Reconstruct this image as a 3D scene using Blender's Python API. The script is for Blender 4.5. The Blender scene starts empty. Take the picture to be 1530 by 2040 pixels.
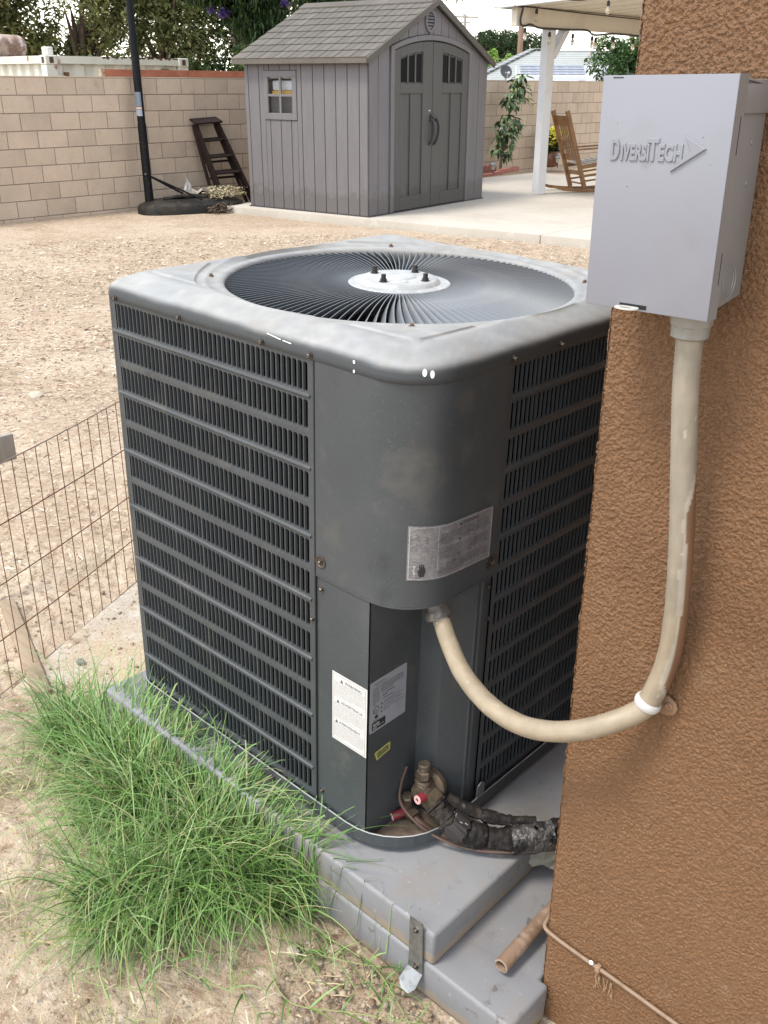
import bpy, bmesh, math, random
import numpy as np
from mathutils import Matrix, Vector
rng = np.random.default_rng(7); random.seed(7)
S = bpy.context.scene; C = S.collection
RAD = math.radians

# ---------------------------------------------------------------- camera, sky, sun, exposure
def set_camera():
    cd = bpy.data.cameras.new('camera'); co = bpy.data.objects.new('camera', cd); C.objects.link(co)
    fw = Vector((-0.6178, 0.6713, -0.4111)).normalized()
    r = Vector((0.7341, 0.6790, 0.0040)); r = (r - fw*r.dot(fw)).normalized(); u = r.cross(fw)
    M = Matrix(((r.x, u.x, -fw.x, 0.792), (r.y, u.y, -fw.y, -0.891), (r.z, u.z, -fw.z, 1.327), (0, 0, 0, 1)))
    co.matrix_world = M
    cd.sensor_fit = 'VERTICAL'; cd.sensor_height = 24.0; cd.lens = 1893.8*24.0/2040.0
    cd.clip_start = 0.02; cd.clip_end = 2000
    S.camera = co
set_camera()
SUN_AZ, SUN_EL = RAD(196), RAD(62)          # direction towards the sun: azimuth from +Y clockwise
def set_light():
    w = bpy.data.worlds.new('World'); S.world = w; w.use_nodes = True
    nt = w.node_tree; nt.nodes.clear()
    out = nt.nodes.new('ShaderNodeOutputWorld'); bg = nt.nodes.new('ShaderNodeBackground')
    sky = nt.nodes.new('ShaderNodeTexSky'); sky.sky_type = 'NISHITA'; sky.sun_disc = False
    sky.sun_elevation = SUN_EL; sky.sun_rotation = SUN_AZ
    sky.air_density = 1.5; sky.dust_density = 0.5; sky.ozone_density = 1.0
    hs = nt.nodes.new('ShaderNodeHueSaturation'); hs.inputs['Saturation'].default_value = 0.36
    nt.links.new(sky.outputs[0], hs.inputs['Color']); nt.links.new(hs.outputs[0], bg.inputs[0])
    bg.inputs[1].default_value = 0.14
    nt.links.new(bg.outputs[0], out.inputs[0])
    sd = bpy.data.lights.new('sun', 'SUN'); so = bpy.data.objects.new('sun', sd); C.objects.link(so)
    sd.energy = 1.35; sd.angle = RAD(15); sd.color = (1.0, 0.93, 0.82)
    d = Vector((math.sin(SUN_AZ)*math.cos(SUN_EL), math.cos(SUN_AZ)*math.cos(SUN_EL), math.sin(SUN_EL)))
    so.rotation_euler = d.to_track_quat('Z', 'Y').to_euler(); so.location = (0, 0, 30)
set_light()
S.view_settings.view_transform = 'Standard'; S.view_settings.look = 'None'
S.view_settings.gamma = 1.0; S.view_settings.use_curve_mapping = False
S.view_settings.exposure = 1.5

# ---------------------------------------------------------------- helpers
def smooth(a, b, x):
    t = np.clip((np.asarray(x, float)-a)/(b-a), 0, 1); return t*t*(3-2*t)
_lat = rng.random((256, 256))
def vnoise(x, y):
    x = np.asarray(x, float); y = np.asarray(y, float)
    xi = np.floor(x).astype(int); yi = np.floor(y).astype(int); fx = x-xi; fy = y-yi
    fx = fx*fx*(3-2*fx); fy = fy*fy*(3-2*fy)
    a = _lat[xi % 256, yi % 256]; b = _lat[(xi+1) % 256, yi % 256]; c = _lat[xi % 256, (yi+1) % 256]; d = _lat[(xi+1) % 256, (yi+1) % 256]
    return (a*(1-fx)+b*fx)*(1-fy)+(c*(1-fx)+d*fx)*fy
def fbm(x, y, o=4, g=.5):
    s = 0; a = 1; t = 0
    for k in range(o):
        s = s+a*vnoise(x*2**k+17.3*k, y*2**k+9.1*k); t += a; a *= g
    return s/t
def ground_z(x, y):
    x = np.asarray(x, float); y = np.asarray(y, float)
    d = np.hypot(x+.4, y-.2)
    return -0.28*smooth(.9, 6.5, d)

MATS = {}
def N(nt, t, **kw):
    n = nt.nodes.new(t)
    for k, v in kw.items(): setattr(n, k, v)
    return n
def mat(name, col, rough=.6, spec=.5, metal=0., layers=(), bump=None, rvar=None, hue=0., attr=None, trans=0., coat=0., zstain=None):
    """layers: (scale, detail, lo, hi, colour, stretch) noise-masked colours; bump: list of (scale, detail, strength, dist, stretch)"""
    if name in MATS: return MATS[name]
    m = bpy.data.materials.new(name); m.use_nodes = True; MATS[name] = m
    nt = m.node_tree; p = nt.nodes['Principled BSDF']
    tc = N(nt, 'ShaderNodeTexCoord'); OC = tc.outputs['Object']
    if hue:        # every copy gets its own piece of the pattern
        oi = N(nt, 'ShaderNodeObjectInfo'); ml = N(nt, 'ShaderNodeMath', operation='MULTIPLY'); ml.inputs[1].default_value = 53.; nt.links.new(oi.outputs['Random'], ml.inputs[0])
        va = N(nt, 'ShaderNodeVectorMath', operation='ADD'); nt.links.new(OC, va.inputs[0]); nt.links.new(ml.outputs[0], va.inputs[1]); OC = va.outputs[0]
    cn = N(nt, 'ShaderNodeRGB'); cn.outputs[0].default_value = (*col, 1); cur = cn.outputs[0]
    if attr:
        a = N(nt, 'ShaderNodeAttribute', attribute_name=attr); cur = a.outputs['Color']
    def noise(scale, detail, st):
        src = OC
        if st is not None:
            mp = N(nt, 'ShaderNodeMapping'); mp.inputs['Scale'].default_value = st; nt.links.new(src, mp.inputs[0]); src = mp.outputs[0]
        n = N(nt, 'ShaderNodeTexNoise'); n.inputs['Scale'].default_value = scale; n.inputs['Detail'].default_value = detail
        n.inputs['Roughness'].default_value = .6
        nt.links.new(src, n.inputs['Vector']); return n.outputs['Fac']
    for L in layers:
        sc, de, lo, hi, c2 = L[:5]; st = L[5] if len(L) > 5 else None
        f = noise(sc, de, st)
        r = N(nt, 'ShaderNodeMapRange'); r.inputs[1].default_value = lo; r.inputs[2].default_value = hi; nt.links.new(f, r.inputs[0])
        mx = N(nt, 'ShaderNodeMix', data_type='RGBA'); nt.links.new(r.outputs[0], mx.inputs[0]); nt.links.new(cur, mx.inputs[6])
        mx.inputs[7].default_value = (*c2, 1); cur = mx.outputs[2]
    if zstain:      # splash dirt climbing from the foot of the thing, ragged upper edge
        z0, z1, c2, sc, am = zstain; sx = N(nt, 'ShaderNodeSeparateXYZ'); nt.links.new(tc.outputs['Object'], sx.inputs[0])
        r = N(nt, 'ShaderNodeMapRange'); r.inputs[1].default_value = z1; r.inputs[2].default_value = z0; r.inputs[3].default_value = -.5; r.inputs[4].default_value = .6; nt.links.new(sx.outputs[2], r.inputs[0])
        f = noise(sc, 5, None); ad = N(nt, 'ShaderNodeMath', operation='ADD'); nt.links.new(r.outputs[0], ad.inputs[0]); nt.links.new(f, ad.inputs[1])
        r2 = N(nt, 'ShaderNodeMapRange'); r2.inputs[1].default_value = .50; r2.inputs[2].default_value = .72; r2.inputs[4].default_value = am; nt.links.new(ad.outputs[0], r2.inputs[0])
        mx = N(nt, 'ShaderNodeMix', data_type='RGBA'); nt.links.new(r2.outputs[0], mx.inputs[0]); nt.links.new(cur, mx.inputs[6]); mx.inputs[7].default_value = (*c2, 1); cur = mx.outputs[2]
    if hue:
        oi = N(nt, 'ShaderNodeObjectInfo'); r = N(nt, 'ShaderNodeMapRange'); r.inputs[3].default_value = 1-hue; r.inputs[4].default_value = 1+hue
        nt.links.new(oi.outputs['Random'], r.inputs[0])
        h = N(nt, 'ShaderNodeHueSaturation'); nt.links.new(r.outputs[0], h.inputs['Value']); nt.links.new(cur, h.inputs['Color']); cur = h.outputs[0]
    nt.links.new(cur, p.inputs['Base Color'])
    p.inputs['Roughness'].default_value = rough; p.inputs['Specular IOR Level'].default_value = spec; p.inputs['Metallic'].default_value = metal
    if rvar:
        f = noise(rvar[0], 4, None); r = N(nt, 'ShaderNodeMapRange'); r.inputs[1].default_value = .3; r.inputs[2].default_value = .7
        r.inputs[3].default_value = rvar[1]; r.inputs[4].default_value = rvar[2]; nt.links.new(f, r.inputs[0]); nt.links.new(r.outputs[0], p.inputs['Roughness'])
    if coat: p.inputs['Coat Weight'].default_value = coat; p.inputs['Coat Roughness'].default_value = .1
    if trans: p.inputs['Transmission Weight'].default_value = trans; p.inputs['IOR'].default_value = 1.45
    prev = None
    for b in (bump or ()):
        st = b[4] if len(b) > 4 else None
        f = noise(b[0], b[1], st); bn = N(nt, 'ShaderNodeBump'); bn.inputs['Strength'].default_value = b[2]; bn.inputs['Distance'].default_value = b[3]
        nt.links.new(f, bn.inputs['Height'])
        if prev: nt.links.new(prev, bn.inputs['Normal'])
        prev = bn.outputs[0]
    if prev: nt.links.new(prev, p.inputs['Normal'])
    return m
def leafmat(name, trans=.45, rough=.5):
    m = mat(name, (.1, .2, .05), rough=rough, spec=.4, attr='col'); nt = m.node_tree; p = nt.nodes['Principled BSDF']
    t = N(nt, 'ShaderNodeBsdfTranslucent'); mx = N(nt, 'ShaderNodeMixShader'); mx.inputs[0].default_value = trans
    src = p.inputs['Base Color'].links[0].from_socket; nt.links.new(src, t.inputs['Color'])
    out = [n for n in nt.nodes if n.type == 'OUTPUT_MATERIAL'][0]
    nt.links.new(p.outputs[0], mx.inputs[1]); nt.links.new(t.outputs[0], mx.inputs[2]); nt.links.new(mx.outputs[0], out.inputs[0])
    return m

W = {}
I4 = Matrix.Identity(4)
def thing(name, label, cat, loc=(0, 0, 0), rot=None, group=None):
    o = bpy.data.objects.new(name, None); C.objects.link(o); o.empty_display_size = .05
    M = Matrix.Translation(loc) @ (rot if rot is not None else I4)
    o.matrix_world = M; W[o.name] = M
    o['label'] = label; o['category'] = cat
    if group: o['group'] = group
    return o
def tag(o, label=None, cat=None, group=None, kind=None):
    for k, v in (('label', label), ('category', cat), ('group', group), ('kind', kind)):
        if v: o[k] = v
    return o
def meshdata(name, V, Fc, m=None, sm=False, cols=None, loops=None):
    me = bpy.data.meshes.new(name)
    if isinstance(Fc, np.ndarray):
        n, k = Fc.shape; me.vertices.add(len(V)); me.vertices.foreach_set('co', np.asarray(V, np.float32).ravel())
        me.loops.add(n*k); me.loops.foreach_set('vertex_index', Fc.astype(np.int32).ravel())
        me.polygons.add(n); me.polygons.foreach_set('loop_start', np.arange(0, n*k, k, dtype=np.int32)); me.polygons.foreach_set('loop_total', np.full(n, k, np.int32))
        me.update(calc_edges=True)
    else:
        me.from_pydata([tuple(v) for v in V], [], Fc); me.update()
    if cols is not None:
        a = me.attributes.new('col', 'FLOAT_COLOR', 'POINT'); cc = np.ones((len(V), 4), np.float32); cc[:, :3] = cols; a.data.foreach_set('color', cc.ravel())
    if m: me.materials.append(m)
    if sm: me.polygons.foreach_set('use_smooth', np.ones(len(me.polygons), bool))
    return me
def link(name, me, parent=None, M=None):
    o = bpy.data.objects.new(name, me); C.objects.link(o)
    Wm = M if M is not None else (W[parent.name] if parent else I4)
    if parent: o.parent = parent; o.matrix_local = W[parent.name].inverted() @ Wm
    else: o.matrix_world = Wm
    W[o.name] = Wm
    return o
def fixn(me):
    bm = bmesh.new(); bm.from_mesh(me); bmesh.ops.recalc_face_normals(bm, faces=bm.faces); bm.to_mesh(me); bm.free()
class MB:
    def __init__(s, frame=None): s.v = []; s.f = []; s.fr = frame
    def add(s, V, Fc):
        b = len(s.v); s.v += [tuple(map(float, v)) for v in V]; s.f += [tuple(b+i for i in f) for f in Fc]; return s
    def box(s, x0, x1, y0, y1, z0, z1):
        return s.add([(x, y, z) for z in (z0, z1) for y in (y0, y1) for x in (x0, x1)], [(0, 2, 3, 1), (4, 5, 7, 6), (0, 1, 5, 4), (2, 6, 7, 3), (0, 4, 6, 2), (1, 3, 7, 5)])
    def bar(s, a, b, w, h, up=(0, 0, 1)):
        a = Vector(a); b = Vector(b); t = (b-a).normalized(); u = Vector(up); sd = t.cross(u)
        if sd.length < 1e-4: sd = t.cross(Vector((1, 0, 0)))
        sd.normalize(); u = sd.cross(t)
        V = [p+sd*i*w/2+u*j*h/2 for p in (a, b) for j in (-1, 1) for i in (-1, 1)]
        return s.add(V, [(0, 1, 3, 2), (4, 6, 7, 5), (0, 4, 5, 1), (2, 3, 7, 6), (0, 2, 6, 4), (1, 5, 7, 3)])
    def tube(s, P, r, n=10, cap=True):
        P = [Vector(p) for p in P]; k = len(P); rs = r if hasattr(r, '__len__') else [r]*k
        t0 = (P[1]-P[0]).normalized(); u = t0.orthogonal().normalized(); V = []
        for i in range(k):
            t = (P[min(i+1, k-1)]-P[max(i-1, 0)]).normalized(); u = (u-t*u.dot(t)).normalized(); w = t.cross(u)
            V += [P[i]+(u*math.cos(2*math.pi*j/n)+w*math.sin(2*math.pi*j/n))*rs[i] for j in range(n)]
        Fc = [(i*n+j, i*n+(j+1) % n, (i+1)*n+(j+1) % n, (i+1)*n+j) for i in range(k-1) for j in range(n)]
        if cap: Fc += [tuple(range(n-1, -1, -1)), tuple((k-1)*n+j for j in range(n))]
        return s.add(V, Fc)
    def lathe(s, prof, c, axis=(0, 0, 1), n=16, cap=True):
        ax = Vector(axis).normalized(); u = ax.orthogonal().normalized(); w = ax.cross(u); c = Vector(c); V = []
        for r, h in prof: V += [c+ax*h+(u*math.cos(2*math.pi*j/n)+w*math.sin(2*math.pi*j/n))*r for j in range(n)]
        k = len(prof); Fc = [(i*n+j, i*n+(j+1) % n, (i+1)*n+(j+1) % n, (i+1)*n+j) for i in range(k-1) for j in range(n)]
        if cap and prof[0][0] > 1e-5: Fc.append(tuple(range(n-1, -1, -1)))
        if cap and prof[-1][0] > 1e-5: Fc.append(tuple((k-1)*n+j for j in range(n)))
        return s.add(V, Fc)
    def prism(s, poly, d0, d1, ax):
        """poly: 2D points in the plane across axis ax (0:x -> (y,z), 1:y -> (x,z), 2:z -> (x,y))"""
        def P(p, d): return {0: (d, p[0], p[1]), 1: (p[0], d, p[1]), 2: (p[0], p[1], d)}[ax]
        n = len(poly); V = [P(p, d0) for p in poly]+[P(p, d1) for p in poly]
        return s.add(V, [tuple(range(n)), tuple(range(2*n-1, n-1, -1))]+[(i, i+n, (i+1) % n+n, (i+1) % n) for i in range(n)])
    def quad(s, a, b, c, d): return s.add([a, b, c, d], [(0, 1, 2, 3)])
    def build(s, name, m, parent=None, sm=False, frame=None, bev=0., seg=2, fix=True, auto=None):
        fr = frame if frame is not None else (s.fr if s.fr is not None else I4)
        V = [fr @ Vector(v) for v in s.v]
        if parent: Wm = W[parent.name]
        else:
            a = np.array(V); lo = a.min(0); hi = a.max(0); Wm = Matrix.Translation(((lo[0]+hi[0])/2, (lo[1]+hi[1])/2, lo[2]))
        Wi = Wm.inverted(); me = meshdata(name, [Wi @ v for v in V], s.f, m)
        bm = bmesh.new(); bm.from_mesh(me)
        if fix: bmesh.ops.recalc_face_normals(bm, faces=bm.faces)
        if bev:
            es = [e for e in bm.edges if len(e.link_faces) == 2 and e.calc_face_angle(0) > .5]
            bmesh.ops.bevel(bm, geom=es, offset=bev, segments=seg, affect='EDGES', clamp_overlap=True, profile=.5)
        bm.to_mesh(me); bm.free()
        if sm or bev:
            me.polygons.foreach_set('use_smooth', np.ones(len(me.polygons), bool))
            me.set_sharp_from_angle(angle=auto if auto else RAD(35))
        return link(name, me, parent, Wm)
def spline(P, n=8):
    P = [Vector(p) for p in P]; Q = [P[0]*2-P[1]]+P+[P[-1]*2-P[-2]]; R = []
    for i in range(1, len(Q)-2):
        for k in range(n):
            t = k/n; a, b, c, d = Q[i-1:i+3]
            R.append(.5*((2*b)+(c-a)*t+(2*a-5*b+4*c-d)*t*t+(3*b-a-3*c+d)*t**3))
    return R+[P[-1]]
def copy_part(o, parent, M):
    c = o.copy(); C.objects.link(c); c.parent = parent; c.matrix_local = W[parent.name].inverted() @ M; W[c.name] = M; return c
def text_mesh(body, size, extrude=0., xs=1., bevel=0., off=0.):
    cu = bpy.data.curves.new('t', 'FONT'); cu.body = body; cu.size = size; cu.extrude = extrude; cu.bevel_depth = bevel; cu.bevel_resolution = 1; cu.offset = off; cu.resolution_u = 3
    o = bpy.data.objects.new('t', cu); C.objects.link(o); dg = bpy.context.evaluated_depsgraph_get(); dg.update()
    me = o.evaluated_get(dg).to_mesh(); V = [(v.co.x*xs, v.co.y, v.co.z) for v in me.vertices]; Fc = [tuple(p.vertices) for p in me.polygons]
    o.evaluated_get(dg).to_mesh_clear(); bpy.data.objects.remove(o); bpy.data.curves.remove(cu)
    return V, Fc
def screw(parent, name, pos, nrm, r, m, frame=None):
    n = Vector(nrm).normalized(); b = MB(frame); p = Vector(pos)
    b.lathe([(r*1.7, 0), (r*1.7, r*.35), (r, r*.4), (r, r*1.3), (r*.75, r*1.55), (0, r*1.5)], p, n, 6)
    return b.build(name, m, parent, sm=False)

# ---------------------------------------------------------------- materials
GREY = mat('unit_paint', (.047, .0535, .059), rough=.45, spec=.5, layers=[(5, 6, .42, .72, (.060, .066, .071)), (3, 6, .48, .75, (.040, .046, .051)), (13, 6, .56, .72, (.078, .078, .075)), (8, 6, .60, .70, (.036, .040, .044)), (300, 2, .60, .75, (.085, .088, .09))], rvar=(9, .32, .52), bump=[(260, 2, .12, .0006)])
FADED_SKYLIT = mat('unit_faded_skylit_paint', (.2, .2, .2), rough=.55, spec=.4, attr='col', rvar=(8, .46, .68), bump=[(200, 2, .1, .0005)])
DARKM = mat('coil_black', (.0035, .003, .003), rough=.9, spec=.0, bump=[(1, 1, .6, .003, (400, 400, 1))])
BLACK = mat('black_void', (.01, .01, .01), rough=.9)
STEEL = mat('screw_steel', (.13, .12, .115), rough=.3, metal=.85, layers=[(300, 2, .5, .7, (.10, .07, .05))])
RUST = mat('rusty_floor', (.12, .09, .065), rough=.85, layers=[(40, 5, .5, .66, (.22, .18, .14)), (25, 4, .5, .7, (.06, .04, .028))])
PADM = mat('pad_plastic', (.185, .187, .198), rough=.5, spec=.45, layers=[(4, 6, .45, .7, (.225, .225, .232)), (6, 6, .54, .74, (.20, .178, .155)), (30, 5, .6, .75, (.145, .145, .15)), (90, 4, .64, .72, (.27, .265, .26)), (45, 5, .64, .70, (.12, .105, .095))], zstain=(0., .05, (.27, .215, .155), 40, .8), rvar=(6, .42, .68), bump=[(150, 3, .15, .001)])
GALV = mat('galvanised', (.27, .275, .275), rough=.42, metal=.75, layers=[(60, 4, .45, .65, (.17, .17, .17)), (25, 4, .6, .75, (.36, .36, .36))], bump=[(120, 3, .15, .001)])
BOXG = mat('box_paint', (.215, .219, .252), rough=.38, spec=.5, layers=[(9, 6, .5, .75, (.205, .208, .236)), (13, 6, .56, .72, (.200, .200, .222)), (30, 6, .66, .76, (.175, .172, .18)), (5, 4, .55, .7, (.226, .229, .258))], rvar=(10, .32, .5), bump=[(300, 2, .08, .0005)])
BOXS = mat('box_side_paint', (.245, .24, .24), rough=.5, layers=[(12, 5, .5, .75, (.21, .205, .20))], bump=[(300, 2, .1, .0005)])
WHITE = mat('white_paint', (.58, .58, .595), rough=.55, layers=[(6, 5, .5, .8, (.50, .49, .475))], bump=[(60, 3, .1, .002)])
CREAM = mat('cream_ceiling', (.78, .71, .57), rough=.6, layers=[(3, 4, .5, .8, (.70, .63, .50))])
STUCCO = mat('stucco_brown', (.196, .097, .042), rough=.36, spec=.5, layers=[(2.2, 5, .42, .72, (.218, .112, .051)), (5, 5, .52, .72, (.166, .082, .036)), (14, 5, .62, .76, (.232, .132, .070)), (700, 2, .66, .74, (.34, .22, .14))], bump=[(620, 2, 1., .0030), (1300, 2, .6, .0008)])
LEAF = leafmat('leaf'); GRASSM = leafmat('grass_blade', .2, .45)
BARK = mat('bark', (.13, .095, .07), rough=.9, layers=[(8, 5, .4, .6, (.08, .06, .045))], bump=[(20, 4, .8, .02, (1, 1, .25))])
BLOCK = mat('slump_block', (.485, .385, .295), rough=.9, spec=.25, hue=.08, layers=[(5, 5, .45, .75, (.44, .345, .262)), (2, 4, .5, .75, (.41, .325, .25)), (45, 3, .55, .7, (.42, .33, .25)), (9, 6, .62, .75, (.36, .28, .21))], bump=[(70, 4, .4, .004)])
MORTAR = mat('mortar', (.20, .165, .135), rough=.95, bump=[(120, 3, .4, .003)])
CONC = mat('concrete', (.43, .395, .345), rough=.85, spec=.3, layers=[(1.2, 6, .4, .7, (.37, .335, .29)), (9, 5, .55, .75, (.48, .445, .39)), (120, 2, .6, .7, (.31, .28, .245))], bump=[(150, 3, .25, .002)])
SHEDW = mat('shed_wall_plastic', (.150, .140, .146), rough=.62, spec=.35, hue=.03, layers=[(3, 6, .4, .75, (.128, .119, .124), (6, 6, .5)), (25, 4, .55, .75, (.170, .160, .166), (4, 4, .4))], zstain=(0., .55, (.105, .095, .092), 9, .75), bump=[(30, 4, .25, .003, (5, 5, .5))])
SHEDD = mat('shed_door_plastic', (.080, .078, .076), rough=.6, spec=.35, layers=[(3, 6, .4, .75, (.070, .066, .061), (6, 6, .5))], zstain=(0., .60, (.056, .052, .048), 7, .8), bump=[(30, 4, .2, .003, (5, 5, .5))])
SHEDR = mat('shed_roof_plastic', (.098, .086, .073), rough=.85, hue=.12, layers=[(4, 5, .45, .7, (.080, .070, .059)), (2, 4, .5, .7, (.115, .103, .088)), (60, 3, .55, .7, (.12, .107, .093))], bump=[(60, 4, .4, .004)])
DKPL = mat('black_plastic', (.018, .018, .020), rough=.4)
GLASSD = mat('dark_glass', (.006, .0065, .008), rough=.3, spec=.03)

# ---------------------------------------------------------------- ground
def nonuni(lo, hi, step, far):
    a = list(np.arange(lo, hi+1e-6, step)); s = step; x = a[-1]; up = []
    while x < far: s *= 1.09; x += s; up.append(x)
    s = step; x = a[0]; dn = []
    while x > -far: s *= 1.09; x -= s; dn.append(x)
    return np.array(dn[::-1]+a+up)
def build_ground():
    xs = nonuni(-1.75, .35, .0075, 400); ys = nonuni(-.85, .6, .0075, 400)
    X, Y = np.meshgrid(xs, ys, indexing='ij')
    Z = ground_z(X, Y)
    d = np.hypot(X+.4, Y-.2); near = 1-smooth(2.5, 6, d)
    rough = near*(.035*(fbm(X*4, Y*4, 4)-.5)+.018*(fbm(X*22, Y*22, 4)-.5)+.012*np.maximum(0, vnoise(X*55, Y*55)-.55))
    Z = Z+rough+(1-near)*.05*(fbm(X*1.1, Y*1.1, 4)-.5)*smooth(8, 4, np.abs(d-4))*1.0
    Z = Z-.03*smooth(.0, -.5, Y)*near*(X < .3)
    # far away, past the block wall, the plots lie lower
    Z = np.where(X < -11.3, Z-.5*smooth(-11.3, -13, X), Z)
    # keep the earth under the slab, the pads and the walkway
    Z = np.where((X < -4.6) & (Y > 7.6), np.minimum(Z, -.30), Z)
    inpad = (X > -.83) & (X < .5) & (Y > -.075) & (Y < 1.1); Z = np.where(inpad, np.minimum(Z, -.012), Z)
    V = np.stack([X.ravel(), Y.ravel(), Z.ravel()], 1); nx, ny = X.shape
    i = np.arange(nx*ny).reshape(nx, ny); Fq = np.stack([i[:-1, :-1], i[1:, :-1], i[1:, 1:], i[:-1, 1:]], -1).reshape(-1, 4)
    m = mat('dry_earth', (.385, .300, .218), rough=.95, spec=.15,
            layers=[(.7, 6, .42, .62, (.45, .37, .28)), (2.3, 6, .5, .68, (.30, .225, .155)), (.45, 5, .52, .66, (.34, .262, .185)), (14, 6, .5, .7, (.48, .40, .31)), (38, 4, .52, .66, (.25, .175, .12)), (55, 5, .60, .68, (.56, .49, .40)), (160, 3, .60, .70, (.21, .145, .10)), (210, 3, .64, .70, (.60, .54, .45))],
            bump=[(45, 5, .7, .014), (190, 4, .7, .005)])
    o = link('ground', meshdata('ground', V, Fq, m, True)); tag(o, kind='structure'); return o
build_ground()
def flakes(n, pos, ln, wd, lift, cols, name, m, kind='stuff', tilt=.5, scale=None):
    """n little bent chips: two quads each"""
    a = rng.random(n)*2*np.pi; t = np.stack([np.cos(a), np.sin(a), (rng.random(n)-.5)*tilt], 1); t /= np.linalg.norm(t, axis=1)[:, None]
    sd = np.stack([-np.sin(a), np.cos(a), (rng.random(n)-.5)*tilt*1.5], 1); sd /= np.linalg.norm(sd, axis=1)[:, None]
    sz = np.ones(n) if scale is None else scale; L = (sz*(ln[0]+(ln[1]-ln[0])*rng.random(n)**2))[:, None]/2; Wd = (sz*(wd[0]+(wd[1]-wd[0])*rng.random(n)))[:, None]/2
    up = np.array([0, 0, 1.]); c = pos+up*(lift*rng.random(n))[:, None]
    V = np.stack([c-t*L-sd*Wd, c-t*L+sd*Wd, c-sd*Wd*.9+up*L*.12, c+sd*Wd*1.1+up*L*.12, c+t*L-sd*Wd*.6, c+t*L+sd*Wd*.6], 1).reshape(-1, 3)
    b = np.arange(n)[:, None]*6; Fq = np.concatenate([b+np.array([0, 1, 3, 2]), b+np.array([2, 3, 5, 4])])
    cc = np.repeat(np.array(cols)[rng.integers(0, len(cols), n)]*(.75+.5*rng.random((n, 1))), 6, 0)
    o = link(name, meshdata(name, V, Fq, m, False, cc)); tag(o, kind=kind); return o
CHIPM = mat('chip', (.5, .4, .3), rough=.9, spec=.15, attr='col')
def scatter_yard():
    n = 120000
    # polar scatter around the camera's foot so that nearer chips stay dense enough
    r = 1.2+10.2*rng.random(n)**.72; a = RAD(100)+RAD(95)*rng.random(n)
    x = .8+r*np.cos(a); y = -.9+r*np.sin(a)
    ok = (x > -10.8) & ~((x > -1.05) & (y < 1.1) & (y > -.9)) & ~((y > 7.6+.14*(x+9.8)) & (x > -10.4)) & (x < .1) & (y < 9.5) & ~((x > -1.42) & (y < .5))
    x = x[ok]; y = y[ok]; P = np.stack([x, y, ground_z(x, y)+.012*(rng.random(len(x))-.2)], 1)
    dens = fbm(x*1.3, y*1.3, 3); dd = np.hypot(P[:, 0]+.9, P[:, 1]); P = P[(rng.random(len(P)) < .35+1.3*(dens-.3)) & (rng.random(len(P)) < .25+.75*smooth(.6, 2.6, dd))]
    tag(flakes(len(P), P, (.007, .045), (.002, .009), .014, [(.46, .37, .28), (.50, .42, .33), (.32, .22, .155), (.56, .49, .40), (.20, .125, .085), (.36, .25, .18), (.12, .075, .05)], 'wood_chips', CHIPM, scale=.75+.75*smooth(1.5, 6., np.hypot(P[:, 0]+.4, P[:, 1]))), 'dry wood chips and straw scattered over the yard', 'wood chips')
    n = 4200; x = -2.2+2.6*rng.random(n); y = -.9+1.5*rng.random(n)
    ok = ~((x > -.86) & (y > -.085)) & ~((x > -1.45) & (y > -.05)); x = x[ok]; y = y[ok]
    tag(flakes(len(x), np.stack([x, y, ground_z(x, y)-.0], 1), (.01, .05), (.0012, .003), .02, [(.42, .34, .21), (.36, .27, .16), (.50, .43, .31)], 'straw', CHIPM), 'loose dry straw on the soil beside the grass', 'straw')
scatter_yard()
def pebbles():
    n = 2600; x = -1.9+2.2*rng.random(n); y = -.85+1.3*rng.random(n)
    ok = ~((x > -.86) & (y > -.075)) & ~((x > -1.5) & (y > -.03)); x = x[ok]; y = y[ok]; n = len(x)
    # extra pebbles and clods along the pad, and a thin scatter on the walkway
    x2 = -.1+.4*rng.random(700); y2 = -.08-.15*rng.random(700)**1.3; x3 = -1.42+.6*rng.random(260); y3 = -.03+.45*rng.random(260)
    x = np.concatenate([x, x2, x3]); y = np.concatenate([y, y2, y3]); n = len(x)
    ico = bmesh.new(); bmesh.ops.create_icosphere(ico, subdivisions=1, radius=1); bv = np.array([v.co[:] for v in ico.verts]); bf = np.array([[v.index for v in f.verts] for f in ico.faces]); ico.free()
    s = .0012+.0052*rng.random(n)**5; k = len(bv)
    sc = s[:, None]*np.stack([.8+.6*rng.random(n), .8+.6*rng.random(n), .5+.4*rng.random(n)], 1)
    V = bv[None]*(1+.35*(rng.random((n, k, 1))-.5))*sc[:, None, :]
    zz = ground_z(x, y)+.006*(rng.random(n)-.3); zz[-260:] = .006
    V += np.stack([x, y, zz], 1)[:, None, :]
    Fq = (bf[None]+(np.arange(n)*k)[:, None, None]).reshape(-1, 3)
    cols = np.repeat(np.array([(.31, .235, .165), (.25, .18, .125), (.36, .29, .215), (.28, .23, .18), (.20, .135, .09)])[rng.integers(0, 5, n)], k, 0)
    o = link('pebbles', meshdata('pebbles', V.reshape(-1, 3), Fq, CHIPM, False, cols)); tag(o, 'small pebbles and earth clods on the bare soil', 'pebbles', kind='stuff')
pebbles()
def stone(loc, r, label, col, seed):
    bm = bmesh.new(); bmesh.ops.create_icosphere(bm, subdivisions=2, radius=1); q = random.Random(seed)
    for v in bm.verts: v.co = v.co*(1+.3*(q.random()-.5)); v.co.x *= r[0]; v.co.y *= r[1]; v.co.z *= r[2]
    me = bpy.data.meshes.new('stone'); bm.to_mesh(me); bm.free(); me.materials.append(mat('stone_%d' % seed, col, rough=.9, bump=[(90, 4, .5, .003)]))
    o = link('stone', me, None, Matrix.Translation((loc[0], loc[1], float(ground_z(loc[0], loc[1]))+loc[2]))); tag(o, label, 'stone'); return o
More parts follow.
